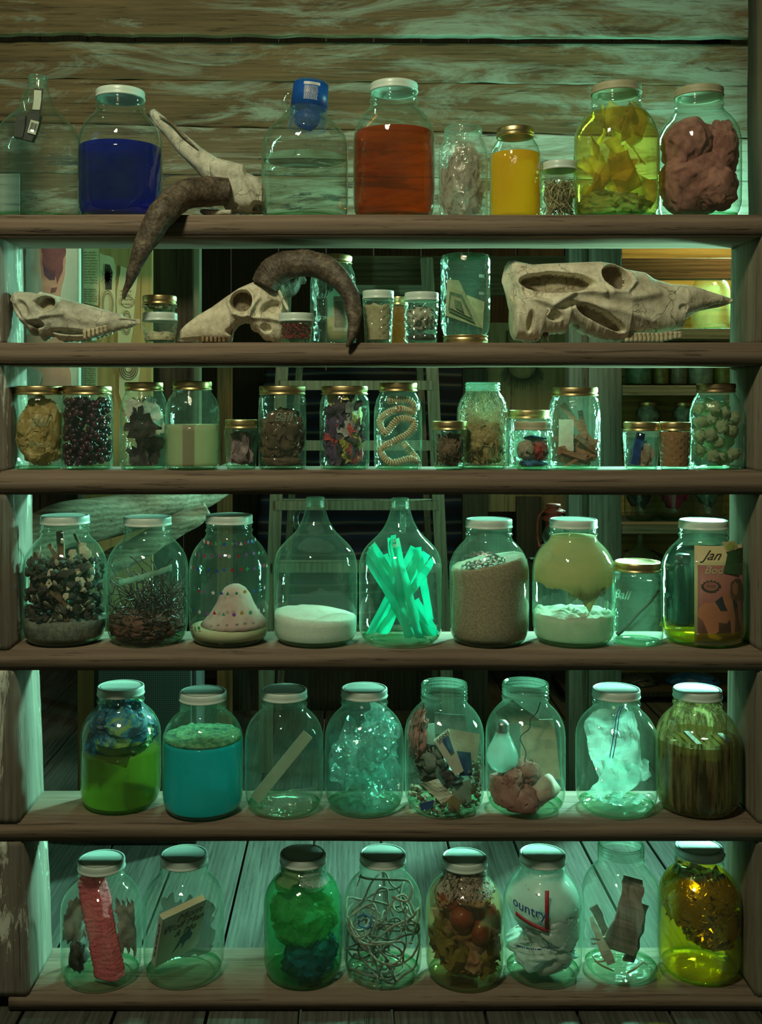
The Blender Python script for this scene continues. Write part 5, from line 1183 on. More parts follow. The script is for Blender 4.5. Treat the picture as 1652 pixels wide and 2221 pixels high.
cb = root('camera_box', (J.x, J.y, J.z), 'crushed white and blue cardboard box reading SONY in the rubbish jar', 'box')
CRD = S('card_cream', (.52, .50, .36), (.44, .41, .28), 25, .8); CBL = S('card_blue', (.03, .09, .22), (.02, .06, .15), 25, .7); CWH = S('card_white', (.62, .62, .50), (.52, .52, .42), 25, .8)
jq([(940, 1604, -.05), (972, 1580, -.05), (1004, 1668, -.052), (986, 1678, -.052)], .012, CWH, 'side_panel', par=cb)
jq([(972, 1580, -.05), (1040, 1592, -.02), (1034, 1655, -.03), (990, 1630, -.05)], .001, CRD, 'front_panel', par=cb)
jq([(958, 1606, -.066), (972, 1594, -.066), (984, 1628, -.067), (976, 1634, -.067)], .0006, CBL, 'blue_print', par=cb)
jq([(984, 1628, -.055), (1020, 1632, -.05), (1024, 1682, -.05), (996, 1682, -.055)], .002, CBL, 'torn_flap', par=cb)
tv = text_vf('SONY', .011, .0002); p0 = local(J, 961, 1597, -.0655)
mk('box_lettering', xf(tv, Matrix.Translation(p0) @ Matrix.Rotation(-.75, 4, 'Y')), INK, cb, smooth=False)
jq([(942, 1545, .0), (1008, 1552, .0), (1014, 1590, .0), (944, 1592, .0)], .001, S('grey_rag', (.16, .24, .22), None, 40, .9), 'grey_rag', 'grey square of cloth standing behind the camera box', 'cloth', seed=3, amp=.008)
jq([(928, 1570, -.04), (942, 1568, -.04), (944, 1616, -.045), (924, 1612, -.045)], .004, S('frosted_piece', (.5, .75, .66), None, 20, .4, trans=.4), 'frosted_plastic', 'frosted plastic piece left of the camera box', 'plastic', amp=.001)
jq([(905, 1700, -.05), (950, 1690, -.06), (985, 1728, -.06), (960, 1740, -.06)], .001, CWH, 'torn_card', 'torn cream card lying low in the rubbish jar', 'card', seed=4, amp=.012)
jq([(975, 1700, -.055), (1020, 1690, -.045), (1022, 1738, -.045), (985, 1735, -.055)], .001, S('pale_green_card', (.38, .48, .38), None, 20, .8), 'green_card', 'pale green card at the lower right of the rubbish jar', 'card', seed=6, amp=.004)
jq([(966, 1736, -.068), (984, 1722, -.07), (998, 1740, -.068), (996, 1762, -.06)], .003, S('yellow_card', (.48, .36, .17), None, 20, .8), 'yellow_card', 'folded yellow card at the bottom of the rubbish jar', 'card')
jq([(910, 1742, -.05), (942, 1735, -.06), (938, 1752, -.06), (912, 1760, -.05)], .002, S('blue_scrap', (.02, .08, .25), None, 20, .6), 'blue_scrap', 'small blue scrap at the lower left of the rubbish jar', 'scrap')
put(J, 'pink_fluff', blob(local(J, 900, 1590, -.02), (.022, .03, .045), .4, 3, 4, 4), S('insulation_pink', (.58, .30, .26), (.34, .13, .11), 30, .95, trans=.2, bump=.6), 'pink insulation wad pressed left in the rubbish jar', 'insulation')
put(J, 'grey_wad', blob(local(J, 935, 1650, -.02), (.03, .035, .04), .35, 3, 14, 4), S('lint_grey', (.20, .25, .21), (.11, .14, .12), 40, .95), 'grey lint wad in the middle of the rubbish jar', 'lint')
put(J, 'black_scrap', blob(local(J, 970, 1685, -.03), (.03, .03, .018), .4, 3, 15, 3), S('black_scrap', (.05, .04, .035)), 'dark scrap beneath the camera box', 'scrap')

J = gj(1139, 86, 1479, 5, 'open gallon jar with a frosted bulb, torn card and pink insulation', None, Y=.082)
bl = root('light_bulb', (J.x, J.y, J.z), 'frosted light bulb leaning inside the open jar', 'light bulb')
bc = local(J, 1089, 1640, -.03)
mk('bulb_globe', lathe([(0, -.030), (.010, -.0285), (.021, -.022), (.0285, -.010), (.030, .002), (.027, .014), (.020, .028), (.014, .040), (.0125, .046)], 32), S('frosted_glass', (.45, .72, .64), (.4, .66, .58), 8, .25, trans=.4, alpha=.2, bump=0, spec=.8), bl, loc=bc)
mk('screw_cap', lathe([(.0125, .045)]+[(.0128 if i % 2 else .0115, .046+i*.0021) for i in range(9)]+[(.006, .068), (0, .069)], 24), STEEL, bl, loc=bc)
jq([(1128, 1560, .01), (1200, 1560, .02), (1215, 1690, .01), (1130, 1680, .0)], .002, S('torn_board', (.52, .52, .38), (.42, .40, .28), 20, .9), 'torn_card', 'big torn pale card standing behind the insulation', 'card', seed=5, amp=.006)
jq([(1075, 1545, .02), (1110, 1518, .03), (1170, 1562, .0), (1080, 1575, .01)], .001, S('brown_leaf', (.20, .24, .16), (.12, .14, .09), 20, .9), 'dry_leaf', 'dark leaf-like scrap under the neck of the bulb jar', 'scrap', seed=8, amp=.008)
PK = S('insulation_pink', (.58, .30, .26))
put(J, 'pink_insulation', cat_vf(blob(local(J, 1098, 1712, -.03), (.036, .04, .033), .16, 2, 4, 4), blob(local(J, 1132, 1738, -.045), (.034, .03, .030), .16, 2, 9, 4), blob(local(J, 1140, 1672, -.02), (.028, .03, .020), .2, 2, 11, 4), blob(local(J, 1112, 1690, -.045), (.02, .02, .022), .2, 2, 31, 4)), PK, 'large pink insulation wad in the bulb jar', 'insulation')
rl_ = root('insulation_roll', (J.x, J.y, J.z), 'rolled cream insulation with a hole in its end, right of the pink wad', 'insulation')
pth = spline([local(J, 1200, 1700, -.045), local(J, 1170, 1720, -.035), local(J, 1150, 1745, -.02)], 6)
vf = tube(pth, .021, 20); mk('roll', ([clampv(J, v+fnv(v, 60, 2)*.004) for v in vf[0]], vf[1]), S('insulation_cream', (.66, .52, .42), (.52, .36, .3), 40, .95, trans=.2, bump=.7), rl_)
put(J, 'black_wire', tube(spline([local(J, x, y, d) for x, y, d in [(1172, 1522, -.02), (1164, 1545, -.02), (1150, 1560, -.03), (1148, 1580, -.03), (1128, 1600, -.03), (1140, 1630, -.03), (1138, 1652, -.03), (1152, 1648, -.02), (1156, 1656, -.02)]], 6), .0011, 5), BLACKP, 'thin crooked black wire rising to the neck of the bulb jar', 'wire')

J = gj(1336, 87, 1493, 5, 'gallon jar holding a clear zip bag, lid brightly lit', Y=.080)
FILMB = glass('bag_film', (.6, .95, .88), .30, (.80, .98, .92), wav=.4, wscale=50, clear=(.9, .99, .97), rim=.6, gscale=2.2, rough=.08)
zb_ = root('zip_bag', (J.x, J.y, J.z), 'clear zip bag with two blue lines crumpled in the jar', 'zip bag')
vf = cat_vf(sheet(local(J, 1335, 1620, -.025), .10, .15, (0, -.25, 0), n=22, amp=.016, scale=28, seed=4, curl=9), sheet(local(J, 1345, 1700, .0), .10, .10, (.5, .3, .4), n=18, amp=.022, scale=22, seed=9, curl=12), sheet(local(J, 1350, 1740, -.01), .10, .06, (1.1, .2, .4), n=18, amp=.024, scale=34, seed=19))
mk('bag_film', ([clampv(J, v) for v in vf[0]], vf[1]), FILMB, zb_, smooth=False)
for dx in (0, 7): mk('blue_line', tube([clampv(J, local(J, x+dx, y, d)) for x, y, d in [(1348, 1535, -.052), (1338, 1556, -.060), (1331, 1590, -.066), (1326, 1620, -.068), (1321, 1645, -.070)]], .0008, 6), S('zip_blue', (.03, .05, .45), None, 20, .5), zb_)
J = gj(1512, 88, 1494, 5, 'brown-stained gallon jar with books upright inside, last on the fifth shelf', gm=G4, Y=.080)
rr = random.Random(80)
bcols = [('bk_red', (.22, .03, .03)), ('bk_blue', (.03, .07, .16)), ('bk_teal', (.03, .14, .14)), ('bk_brown', (.14, .08, .04)), ('bk_tan', (.30, .22, .12))]
for k in range(9):
    x = -.050+.0125*k; hh = .122+rr.uniform(-.006, .003)
    dep_ = math.sqrt(max(0, (J.R*.86)**2-x*x))*.75
    bk = root('thin_book', (J.x+x, J.y, J.z+.0125), ['first', 'second', 'third', 'fourth', 'fifth', 'sixth', 'seventh', 'eighth', 'ninth'][k]+' thin book from the left, standing in the brown-stained jar', 'book', 'thin books in the stained jar')
    mk('cover', box(-.0055, .0055, -dep_, dep_*.6, 0, hh, .001), S(*bcols[(k*2) % 5], None, 20, .6), bk, smooth=False)
    mk('pages', box(-.0045, .0045, -dep_+.001, dep_*.6-.001, .001, hh-.001), S('murky_pages', (.16, .13, .07), None, 30, .9), bk, smooth=False)

fill(J, J.floor, J.H*.60, liquid('brown_residue', (.30, .25, .10), .20, (.55, .48, .24), (.26, .22, .09)), 'brown_residue', 'murky brown liquid around the books in the stained jar', 'liquid')
# ---- lowest shelf
J = gj(220, 86.5, 1863, 6, 'gallon jar with a tall pink foam bar, first on the lowest shelf', Y=.075)
pf = S('pink_foam', (.95, .24, .27), (.80, .15, .19), 160, .95, trans=.3, bump=1.0, bd=.003)
pa, pb = local(J, 196, 1895, .0), local(J, 240, 2122, -.03)
V, Fc = strip(pb, pa, .050, .028, (-.55, -1, 0), n=30, jit=.01)
bm = bmesh.new(); vs = [bm.verts.new(v) for v in V]; [bm.faces.new([vs[i] for i in f]) for f in Fc]; bmesh.ops.subdivide_edges(bm, edges=bm.edges[:], cuts=5, use_grid_fill=True)
V, Fc = from_bm(bm)
put(J, 'pink_foam_bar', ([v+fnv(v, 220, 3)*.0022 for v in V], Fc), pf, 'rough pink foam bar standing in the first jar of the lowest shelf', 'foam bar')
put(J, 'peeled_paint_flake', cat_vf(sheet(local(J, 165, 1995, -.01), .05, .08, (0, .2, .5), n=16, amp=.012, scale=22, seed=3, edge=.4), sheet(local(J, 275, 2010, -.01), .05, .10, (0, -.1, -.5), n=16, amp=.010, scale=22, seed=6, edge=.4)), S('peeled_paint', (.30, .36, .29), (.12, .14, .11), 16, .7), 'grey peeled flakes behind the pink foam bar', 'flakes', smooth=False)
put(J, 'dark_lump', blob(local(J, 172, 2065, -.01), (.016, .02, .03), .4, 3, 5, 3, True), CHAR, 'dark lump at the left of the pink foam bar', 'lump')
J = gj(399, 87, 1852, 6, 'gallon jar holding a slanted paperback about a wolf man', Y=.086)
bk = root('paperback_book', (J.x, J.y, J.z), 'worn paperback reading Mom, the Wolf Man and Me slanting in the second lowest-shelf jar', 'book')
o0 = local(J, 336, 2098, -.022); ex = (local(J, 448, 2042, .050)-o0); ez = local(J, 378, 1980, -.058)-o0
W0 = ex.length*.98; H0 = ez.length*1.0; ex.normalize(); ez = (ez-ex*ez.dot(ex)).normalized(); ey = ez.cross(ex)
BM = Matrix((( ex.x, ey.x, ez.x, o0.x), (ex.y, ey.y, ez.y, o0.y), (ex.z, ey.z, ez.z, o0.z), (0, 0, 0, 1))) @ Matrix.Diagonal((.92, .92, .92, 1))
W0 = .102; H0 = .138
CVR = S('book_cover', (.58, .55, .46), (.50, .46, .38), 14, .7, bump=.1); PAG = S('book_pages', (.56, .38, .22), (.46, .28, .15), 20, .9, aniso=(1, 40, 1))
mk('pages', xf(box(.001, W0-.001, .0008, .0142, .001, H0-.0005), BM), PAG, bk, smooth=False)
mk('cover', xf(cat_vf(box(0, W0, -.0002, .0006, 0, H0), box(0, W0, .0144, .0152, 0, H0), box(-.0006, .0004, -.0002, .0152, 0, H0)), BM), CVR, bk, smooth=False)
for s_, x, z, sz in (('Mom', .064, .118, .028), ('the', .018, .106, .013), ('Wolf Man', .052, .096, .0245), ('& Me', .060, .073, .024)):
    mk('cover_lettering', xf(text_vf(s_, sz, .0002, shear=.35), BM @ Matrix.Translation((x, -.0006, z))), S('title_ink', (.05, .06, .07), None, 20, .7), bk, smooth=False)
mk('spine_lettering', xf(text_vf('Mom the Wolf Man and Me', .0085, .0002, shear=.3), BM @ Matrix.Translation((-.001, .0075, .07)) @ Matrix.Rotation(-PI/2, 4, 'Z') @ Matrix.Rotation(-PI/2, 4, 'Y')), S('title_ink', (.05, .06, .07)), bk, smooth=False)
mk('cover_drawing', xf(cat_vf(prism([(.03, .030), (.04, .026), (.055, .030), (.058, .040), (.052, .050), (.040, .050), (.033, .042)], .0003), prism([(.020, .010), (.035, .026), (.03, .032), (.026, .022)], .0003), prism([(.040, .012), (.046, .030), (.040, .030)], .0003), prism([(.042, .048), (.048, .058), (.054, .050)], .0003)), BM @ Matrix.Translation((.012, -.0006, .004)) @ Matrix.Diagonal((1.2, 1, 1.2, 1))), S('drawing_blue', (.06, .13, .20), None, 20, .7, bump=0), bk, smooth=False)
put(J, 'dry_sheet', sheet((0, .02, .07), .12, .12, (.2, .1, .1), n=20, amp=.008, scale=14, seed=8, curl=11, edge=.5), S('grey_bark_paper', (.17, .21, .17), (.10, .12, .10), 18, .8, trans=.1, alpha=.5), 'thin grey wrinkled film behind the paperback', 'film', smooth=False)

J = gj(657, 85.5, 1850, 6, 'gallon jar of green liquid with a sunken green bag and blue cloth', Y=.082)
fill(J, J.floor, lz(J, 1945, -J.R), liquid('emerald_liquid', (.08, .50, .28), .22, (.45, .92, .62), (.10, .80, .45)), 'emerald_liquid', 'emerald liquid in the third jar of the lowest shelf', 'liquid')
put(J, 'green_bag', cat_vf(blob((0, -.012, .115), (J.R*.8, J.R*.7, .055), .22, 2.2, 3, 5), blob((-.03, -.01, .195), (.034, .04, .026), .2, 2, 13, 4)), S('bag_green', (.50, .75, .40), (.26, .52, .24), 22, .4, trans=.55), 'crumpled green plastic bag in the emerald liquid', 'plastic bag', smooth=False)
put(J, 'blue_cloth', blob((.022, -.012, .055), (J.R*.62, J.R*.7, .04), .35, 2.5, 5, 4, True), S('blue_sunk', (.02, .20, .55), (.01, .10, .30), 22, .5, trans=.2), 'dark blue cloth sunk at the bottom of the emerald jar', 'cloth', smooth=False)
put(J, 'clear_film_piece', blob((.028, -.005, .195), (.034, .04, .022), .4, 3, 25, 4, True), FILM2, 'clear crumpled film under the lid of the emerald jar', 'plastic', smooth=False)
put(J, 'black_scrap', blob((.0, -.02, .028), (.04, .04, .014), .3, 3, 9, 3), BLACKP, 'black scrap beneath the blue cloth', 'scrap')
J = gj(830, 85, 1850, 6, 'gallon jar stuffed with tangled grey string', Y=.084)
rr = random.Random(91)
def tangle(J, n, zlo, zhi, R=1.0, seed=1):
    rr = random.Random(seed); pts = [rndin(J, rr.uniform(zlo, zhi), rr, R)]
    for k in range(n):
        pts.append(rndin(J, rr.uniform(zlo, zhi) if k % 3 else rr.uniform(zlo, (zlo+zhi)/2), rr, R)+Vector((0, -.015, 0)))
    return [clampv(J, p) for p in spline(pts, 9)]
def coils(J, n, zlo, zhi, seed, c0=.03):
    rr = random.Random(seed); p = rndin(J, (zlo+zhi)/2, rr, .8); d = Vector((rr.gauss(0, 1), rr.gauss(0, 1), rr.gauss(0, 1))).normalized(); ax = Vector((rr.gauss(0, 1), rr.gauss(0, 1), rr.gauss(0, 1))).normalized(); out = []; R = c0
    for k in range(n):
        if k % 30 == 0: R = rr.uniform(.012, .045)
        ax = (ax+Vector((rr.gauss(0, 1), rr.gauss(0, 1), rr.gauss(0, 1)))*.10).normalized()
        d = (Matrix.Rotation(.0042/R, 3, ax) @ d).normalized()
        q = p+d*.0042
        if math.hypot(q.x, q.y) > rin(J, min(max(q.z, .012), J.H*.9)) or not zlo < q.z < zhi:
            inw = Vector((-q.x, -q.y, ((zlo+zhi)/2-q.z)*1.2)).normalized(); d = (d+inw*.35).normalized(); q = p+d*.0042
        p = clampv(J, q, .014); out.append(p.copy())
    return out
STRM = S('string_grey', (.34, .32, .25), (.22, .2, .15), 90, .95, bump=.8)
put(J, 'grey_string', tube(coils(J, 900, .015, .150, 5), .0021, 6), STRM, 'thick grey string tangled in the fourth jar of the lowest shelf', 'string', clamp=False)
put(J, 'grey_string', tube(coils(J, 800, .015, .10, 8), .0021, 6), S('string_dark', (.17, .15, .11), None, 90, .95), 'darker string tangled low in the same jar', 'string', clamp=False)
lp = [local(J, x, y, d) for x, y, d in [(762, 1925, -.03), (768, 1900, -.01), (800, 1906, .0), (850, 1908, .0), (888, 1912, -.01), (893, 1935, -.02), (880, 1955, -.03), (850, 1945, -.03)]]
put(J, 'string_loop', tube(spline(lp, 8), .0024, 7), STRM, 'single square loop of string standing above the tangle', 'string')
put(J, 'blue_yarn', tube(spline([local(J, x, y, d) for x, y, d in [(775, 1990, -.05), (790, 1984, -.06), (805, 1994, -.065), (800, 2012, -.065), (780, 2008, -.05), (778, 1995, -.05)]], 8), .0022, 6), S('blue_cord', (.05, .12, .30), None, 60, .7), 'short blue cord looped among the grey string', 'cord')

J = gj(1007, 84, 1858, 6, 'gallon jar of rotting tomatoes and lettuce in cloudy liquid', Y=.074)
fill(J, J.floor, J.H*.74, liquid('cloudy_amber', (.80, .56, .32), .12, (.99, .88, .70), (.95, .62, .34)), 'cloudy_liquid', 'cloudy amber liquid around the rotting vegetables', 'liquid')
TOM = S('tomato_skin', (.34, .075, .035), (.20, .045, .02), 18, .3, trans=.15, coat=.4)
tom = None
for i, (x, y, d, r_) in enumerate([(1000, 1990, -.045, .023), (1046, 2025, -.045, .023), (1055, 1975, -.025, .020), (968, 1955, -.035, .022)]):
    c = local(J, x, y, d); 
    if tom is None: tom = o = mk('tomato', blob((0, 0, 0), (1, 1, .92), .04, 1.5, 3, 4), TOM)
    else: o = copyo(tom)
    R = rin(J, c.z)-r_*1.08; rc = math.hypot(c.x, c.y)
    if rc > R: c.x *= R/rc; c.y *= R/rc
    o.location = (J.x+c.x, J.y+c.y, J.z+c.z); o.scale = (r_,)*3; o.rotation_euler = (i, i*2, i)
    tag(o, ['dark red tomato in the middle of the rotting jar, the most exposed one', 'lowest of the dark red tomatoes in the rotting jar', 'dark red tomato near the right glass wall, above the lowest one', 'dark red tomato at the left, highest of the four'][i], 'tomato', 'tomatoes in the jar')
put(J, 'wilted_lettuce', cat_vf(*[sheet(local(J, x, y, d), .06, .05, (rr.uniform(-.5, .5), rr.uniform(-1, 1), rr.uniform(-.6, .6)), n=16, amp=.016, scale=32, seed=k, edge=.6, curl=14) for k, (x, y, d) in enumerate([(950, 2030, -.05), (975, 2060, -.055), (1000, 2080, -.055), (1030, 2085, -.05), (960, 2050, -.02), (1000, 2050, -.02), (1060, 2060, -.03), (1040, 2070, -.01), (985, 2030, .0), (1050, 2090, -.03), (1010, 2095, -.02)])]), S('lettuce_rot', (.36, .34, .10), (.18, .18, .05), 26, .5, trans=.25), 'wilted olive lettuce leaves beneath the tomatoes', 'lettuce', smooth=False, kind='stuff')
put(J, 'rotten_pulp', blob((0, .008, .088), (J.R*.9, J.R*.8, .062), .2, 2.2, 33, 5), S('pulp_brown', (.34, .20, .14), (.17, .12, .06), 20, .7, trans=.15), 'brown rotten pulp behind the tomatoes', 'pulp', kind='stuff')
put(J, 'pale_mould', cat_vf(blob(local(J, 1020, 1920, -.02), (.045, .045, .025), .35, 3, 3, 5), blob(local(J, 960, 1925, -.03), (.028, .035, .03), .35, 3, 7, 4), blob(local(J, 1035, 1945, -.045), (.03, .02, .016), .35, 3, 9, 4)), S('mould', (.56, .46, .34), (.40, .24, .2), 24, .8, trans=.25), 'pale mouldy mass above the tomatoes', 'mould')
put(J, 'pink_petal', sheet(local(J, 1030, 2085, -.06), .035, .04, (0, .4, .2), n=12, amp=.01, scale=40, seed=3, curl=20), S('petal', (.62, .34, .30), (.5, .42, .3), 26, .6, trans=.3), 'pinkish radish-like leaf at the bottom of the rotting jar', 'leaf', smooth=False)

J = gj(1176, 84.5, 1850, 6, 'gallon jar stuffed with a white printed plastic bag', Y=.086)
pbg = root('plastic_bag', (J.x, J.y, J.z), 'white plastic shopping bag printed with red lines and blue letters', 'plastic bag')
BAGM = S('bag_white', (.74, .84, .78), (.64, .75, .70), 12, .3, trans=.35, bump=.05)
vf = cat_vf(blob((0, 0, .150), (J.R*.98, J.R*.95, .068), .13, 1.7, 3, 5), blob((.0, -.005, .052), (J.R*.86, J.R*.8, .034), .2, 1.8, 9, 5), blob((.02, -.02, .105), (J.R*.8, J.R*.7, .045), .2, 2, 19, 5))
mk('bag_body', ([clampv(J, v) for v in vf[0]], vf[1]), BAGM, pbg, smooth=True)
RB = J.R*.966
def bagz(py): return lz(J, py, -RB*.9)
def bagx(px): return (px-1176)*(D+J.Y-RB)/F
BLU = S('print_blue', (.04, .08, .35), None, 20, .5, bump=0); REDP = S('print_red', (.60, .05, .07), None, 20, .5, bump=0)
0 and mk('printed_panel', wrap(rect(bagx(1097), bagx(1166), bagz(2018), bagz(1938), 0, .0003, 12), RB-.001, -PI/2), BAGM, pbg)
mk('red_line', wrap(cat_vf(([Vector((v.x, v.y, v.z)) for v in rect(bagx(1166), bagx(1175), bagz(2012), bagz(1928), 0, .0004, 3)[0]], rect(0, 1, 0, 1, 0, .1, 3)[1]), ([Vector((v.x, v.y, v.z-(v.x-bagx(1097))*.30)) for v in rect(bagx(1097), bagx(1174), bagz(1997), bagz(1988), 0, .0004, 10)[0]], rect(0, 1, 0, 1, 0, .1, 10)[1])), RB, -PI/2), REDP, pbg)
tv = text_vf('ountry', .0255, .0003); tv = ([Vector((v.x+bagx(1129), v.y, v.z+bagz(1975)-v.x*.20)) for v in tv[0]], tv[1])
mk('bag_lettering', wrap(tv, RB+.0003), BLU, pbg, smooth=False)
tv = text_vf('©', .009, .0003); mk('bag_lettering', wrap(xf(tv, Matrix.Translation((bagx(1157), 0, bagz(1999)))), RB+.0003), BLU, pbg, smooth=False)
tv = text_vf('\u2022nclevi\u2022', .010, .0002)
mk('faint_lettering', wrap(([Vector((v.x+bagx(1120), v.y, v.z+bagz(2018)-v.x*.25)) for v in tv[0]], tv[1]), RB+.0003), S('faint_print', (.32, .45, .50), None, 20, .6, bump=0), pbg, smooth=False)
cx, cz = bagx(1176), bagz(2045)
tri = []
for k in range(3):
    a0 = PI/2+k*2*PI/3; a1 = a0+2*PI/3
    tri.append(tube([Vector((cx+.0058*math.cos(a0)*.9+.0012*math.cos(a1), -.0002, cz+.0058*math.sin(a0)*.9+.0012*math.sin(a1))), Vector((cx+.0058*math.cos(a1)*.75+.0014*math.cos(a0), -.0002, cz+.0058*math.sin(a1)*.75+.0014*math.sin(a0)))], [.0009, .0005], 5))
tri.append(rect(cx-.005, cx+.005, cz-.0075, cz-.0063, n=2))
mk('recycling_mark', wrap(cat_vf(*tri), RB+.0006), BLU, pbg, smooth=False)
mk('blue_fine_print', wrap(cat_vf(*[([Vector((v.x, v.y, v.z-(v.x-bagx(1100))*-.12)) for v in rect(bagx(a), bagx(a+rr.uniform(2, 5)), bagz(2064), bagz(2061), n=2)[0]], rect(0, 1, 0, 1, n=2)[1]) for a in range(1100, 1160, 5)]), RB+.0003), BLU, pbg, smooth=False)
put(J, 'bag_roll', tube(spline([local(J, 1215, 2070, -.045), local(J, 1195, 2090, -.045), local(J, 1170, 2100, -.03)], 6), [.019-.0004*i for i in range(13)], 16), BAGM, 'rolled pale plastic tube end at the bottom of the bag jar', 'plastic')

J = gj(1346, 84, 1828, 6, 'open gallon jar with dry bark pieces and twigs', None, Y=.096)
BARK = S('bark_grey', (.34, .27, .22), (.20, .15, .12), 22, .85, aniso=(3, 3, .6), bump=.6)
def slab(p0, p1, w_, th, m, label, seed, bend=.006, tap=0): 
    V, Fc = strip(p0, p1, w_, th, n=22, seed=seed, bend=bend, taper=tap)
    return put(J, 'bark_piece', ([v+fnv(v, 70, seed)*.0035 for v in V], Fc), m, label, 'bark', smooth=False)
slab(local(J, 1374, 1903, -.01), local(J, 1338, 2062, -.03), .036, .004, BARK, 'long curved bark slab standing in the open bark jar', 3, .02, -.9)
slab(local(J, 1395, 1960, .0), local(J, 1362, 2085, -.02), .018, .005, S('bark_dark', (.14, .10, .08), None, 30, .9), 'darker bark piece at the right of the long slab', 5, .01)
slab(local(J, 1275, 1990, -.03), local(J, 1325, 2090, -.05), .018, .003, S('bark_pale', (.56, .56, .44), (.42, .42, .32), 30, .9), 'pale broken bark strip at the left of the bark jar', 7)
slab(local(J, 1285, 1965, .0), local(J, 1330, 2050, .0), .016, .004, S('bark_dark', (.14, .10, .08)), 'dark bark strip behind the pale one', 9)
TWG = S('pale_twig', (.48, .40, .26), (.3, .24, .15), 40, .85)
for i, (a, b) in enumerate([((1275, 2075), (1330, 2105)), ((1290, 2085), (1325, 2078)), ((1360, 2110), (1395, 2085)), ((1268, 2040), (1318, 2030)), ((1270, 2050), (1300, 2043))]):
    put(J, 'twig', tube(spline([local(J, *a, -.035), local(J, (a[0]+b[0])/2, (a[1]+b[1])/2+3, -.045), local(J, *b, -.035)], 5), .0019, 6), TWG, 'thin pale twig lying low in the bark jar, '+['nearest the bottom in the middle', 'just above the lowest one', 'at the right', 'upper one at the left wall', 'lower one at the left wall'][i], 'twig', group='twigs in the bark jar')

J = gj(1516, 87, 1836, 6, 'gallon jar of bright yellow oil with sunken crumpled foil', Y=.096)
fill(J, J.floor, J.H*.80, liquid('bright_yellow_oil', (.9, .68, .01), .14, (1, .80, .10), (1.0, .62, .01)), 'yellow_oil', 'bright yellow oil in the last jar of the lowest shelf', 'oil')
FOIL = metal('foil', (.62, .56, .22), .22)
put(J, 'crumpled_foil', cat_vf(blob((-.012, -.01, .155), (J.R*.78, J.R*.75, .045), .45, 3.2, 3, 5, True), blob((.022, -.015, .105), (J.R*.6, J.R*.6, .036), .5, 3.5, 7, 5, True), blob((.03, -.02, .165), (J.R*.4, J.R*.5, .03), .5, 3.5, 12, 4, True)), FOIL, 'crumpled foil ball suspended in the yellow oil', 'foil', smooth=False)

# ------------------------------------------------------------------ skulls
BONE = NT('bone'); 
def bone(name, c1, c2, c3):
    t = NT(name); v = t.coord((1, 1, 1)); f = t.noise(v, 16, 8, .72); g = t.noise(v, 90, 5, .7)
    vo = t.n('TexVoronoi'); vo.feature = 'DISTANCE_TO_EDGE'; vo.inputs['Scale'].default_value = 20
    w2 = t.n('TexNoise'); t.set(w2.inputs['Vector'], v); w2.inputs['Scale'].default_value = 14; w2.inputs['Detail'].default_value = 5
    mv = t.n('VectorMath'); mv.operation = 'ADD'; t.set(mv.inputs[0], v); ms = t.n('VectorMath'); ms.operation = 'SCALE'; t.set(ms.inputs[0], w2.outputs[1]); ms.inputs['Scale'].default_value = .12; t.set(mv.inputs[1], ms.outputs[0]); t.set(vo.inputs['Vector'], mv.outputs[0])
    msk = t.ramp(t.noise(v, 9, 2, .5), (.46, 0.0), (.58, 1.0))
    crack = t.math('MULTIPLY', t.ramp(vo.outputs[0], (.0, 1.0), (.022, 0.0)), msk)
    col = t.ramp(f, (.32, c3), (.48, c2), (.62, c1)); col = t.mixc(t.ramp(g, (.36, .55), (.5, 0.0)), col, c3)
    col = t.mixc(t.math('MULTIPLY', crack, .85), col, tuple(q*.25 for q in c3))
    b = t.n('BsdfPrincipled'); t.set(b.inputs['Base Color'], col); b.inputs['Roughness'].default_value = .75; b.inputs['Specular IOR Level'].default_value = .3
    t.set(b.inputs['Normal'], t.bump(t.math('SUBTRACT', t.math('ADD', t.math('MULTIPLY', f, .6), t.math('MULTIPLY', g, .4)), t.math('MULTIPLY', crack, .5)), .55, .004)); return t.done(b)
BONE = bone('bone_warm', (.80, .78, .60), (.68, .64, .48), (.40, .36, .25))
BONE2 = bone('bone_grey', (.62, .64, .52), (.48, .49, .39), (.26, .26, .19))
BONED = bone('bone_dirty', (.26, .22, .15), (.17, .14, .09), (.08, .06, .04))
HORN = NT('horn_mat'); v = HORN.coord(); f = HORN.noise(v, 28, 6, .7); f2 = HORN.noise(v, 140, 3, .6)
b_ = HORN.n('BsdfPrincipled'); HORN.set(b_.inputs['Base Color'], HORN.ramp(HORN.math('ADD', HORN.math('MULTIPLY', f, .6), HORN.math('MULTIPLY', f2, .4)), (.38, (.028, .02, .013)), (.52, (.085, .065, .042)), (.66, (.20, .165, .11)))); b_.inputs['Roughness'].default_value = .6
HORN.set(b_.inputs['Normal'], HORN.bump(f2, .7, .003)); HORN = HORN.done(b_)
def pl(pts, x):
    if x <= pts[0][0]: return pts[0][1]
    for (a, b), (c, d) in zip(pts, pts[1:]):
        if x <= c: return b+(d-b)*(x-a)/max(c-a, 1e-6)
    return pts[-1][1]
def sstep(t): t = max(0, min(1, t)); return t*t*(3-2*t)
def segd(p, a, b):
    ax, ay = a; bx, by = b; dx, dy = bx-ax, by-ay; t = max(0, min(1, ((p[0]-ax)*dx+(p[1]-ay)*dy)/max(dx*dx+dy*dy, 1e-6)))
    return math.hypot(p[0]-ax-t*dx, p[1]-ay-t*dy)
DENT_DARK = bone('bone_dent_dark', (.26, .22, .15), (.17, .14, .095), (.08, .06, .04)); DENT_MID = bone('bone_dent_mid', (.44, .40, .28), (.32, .28, .19), (.16, .13, .08))  # darker bone colours for faces inside the deep dents
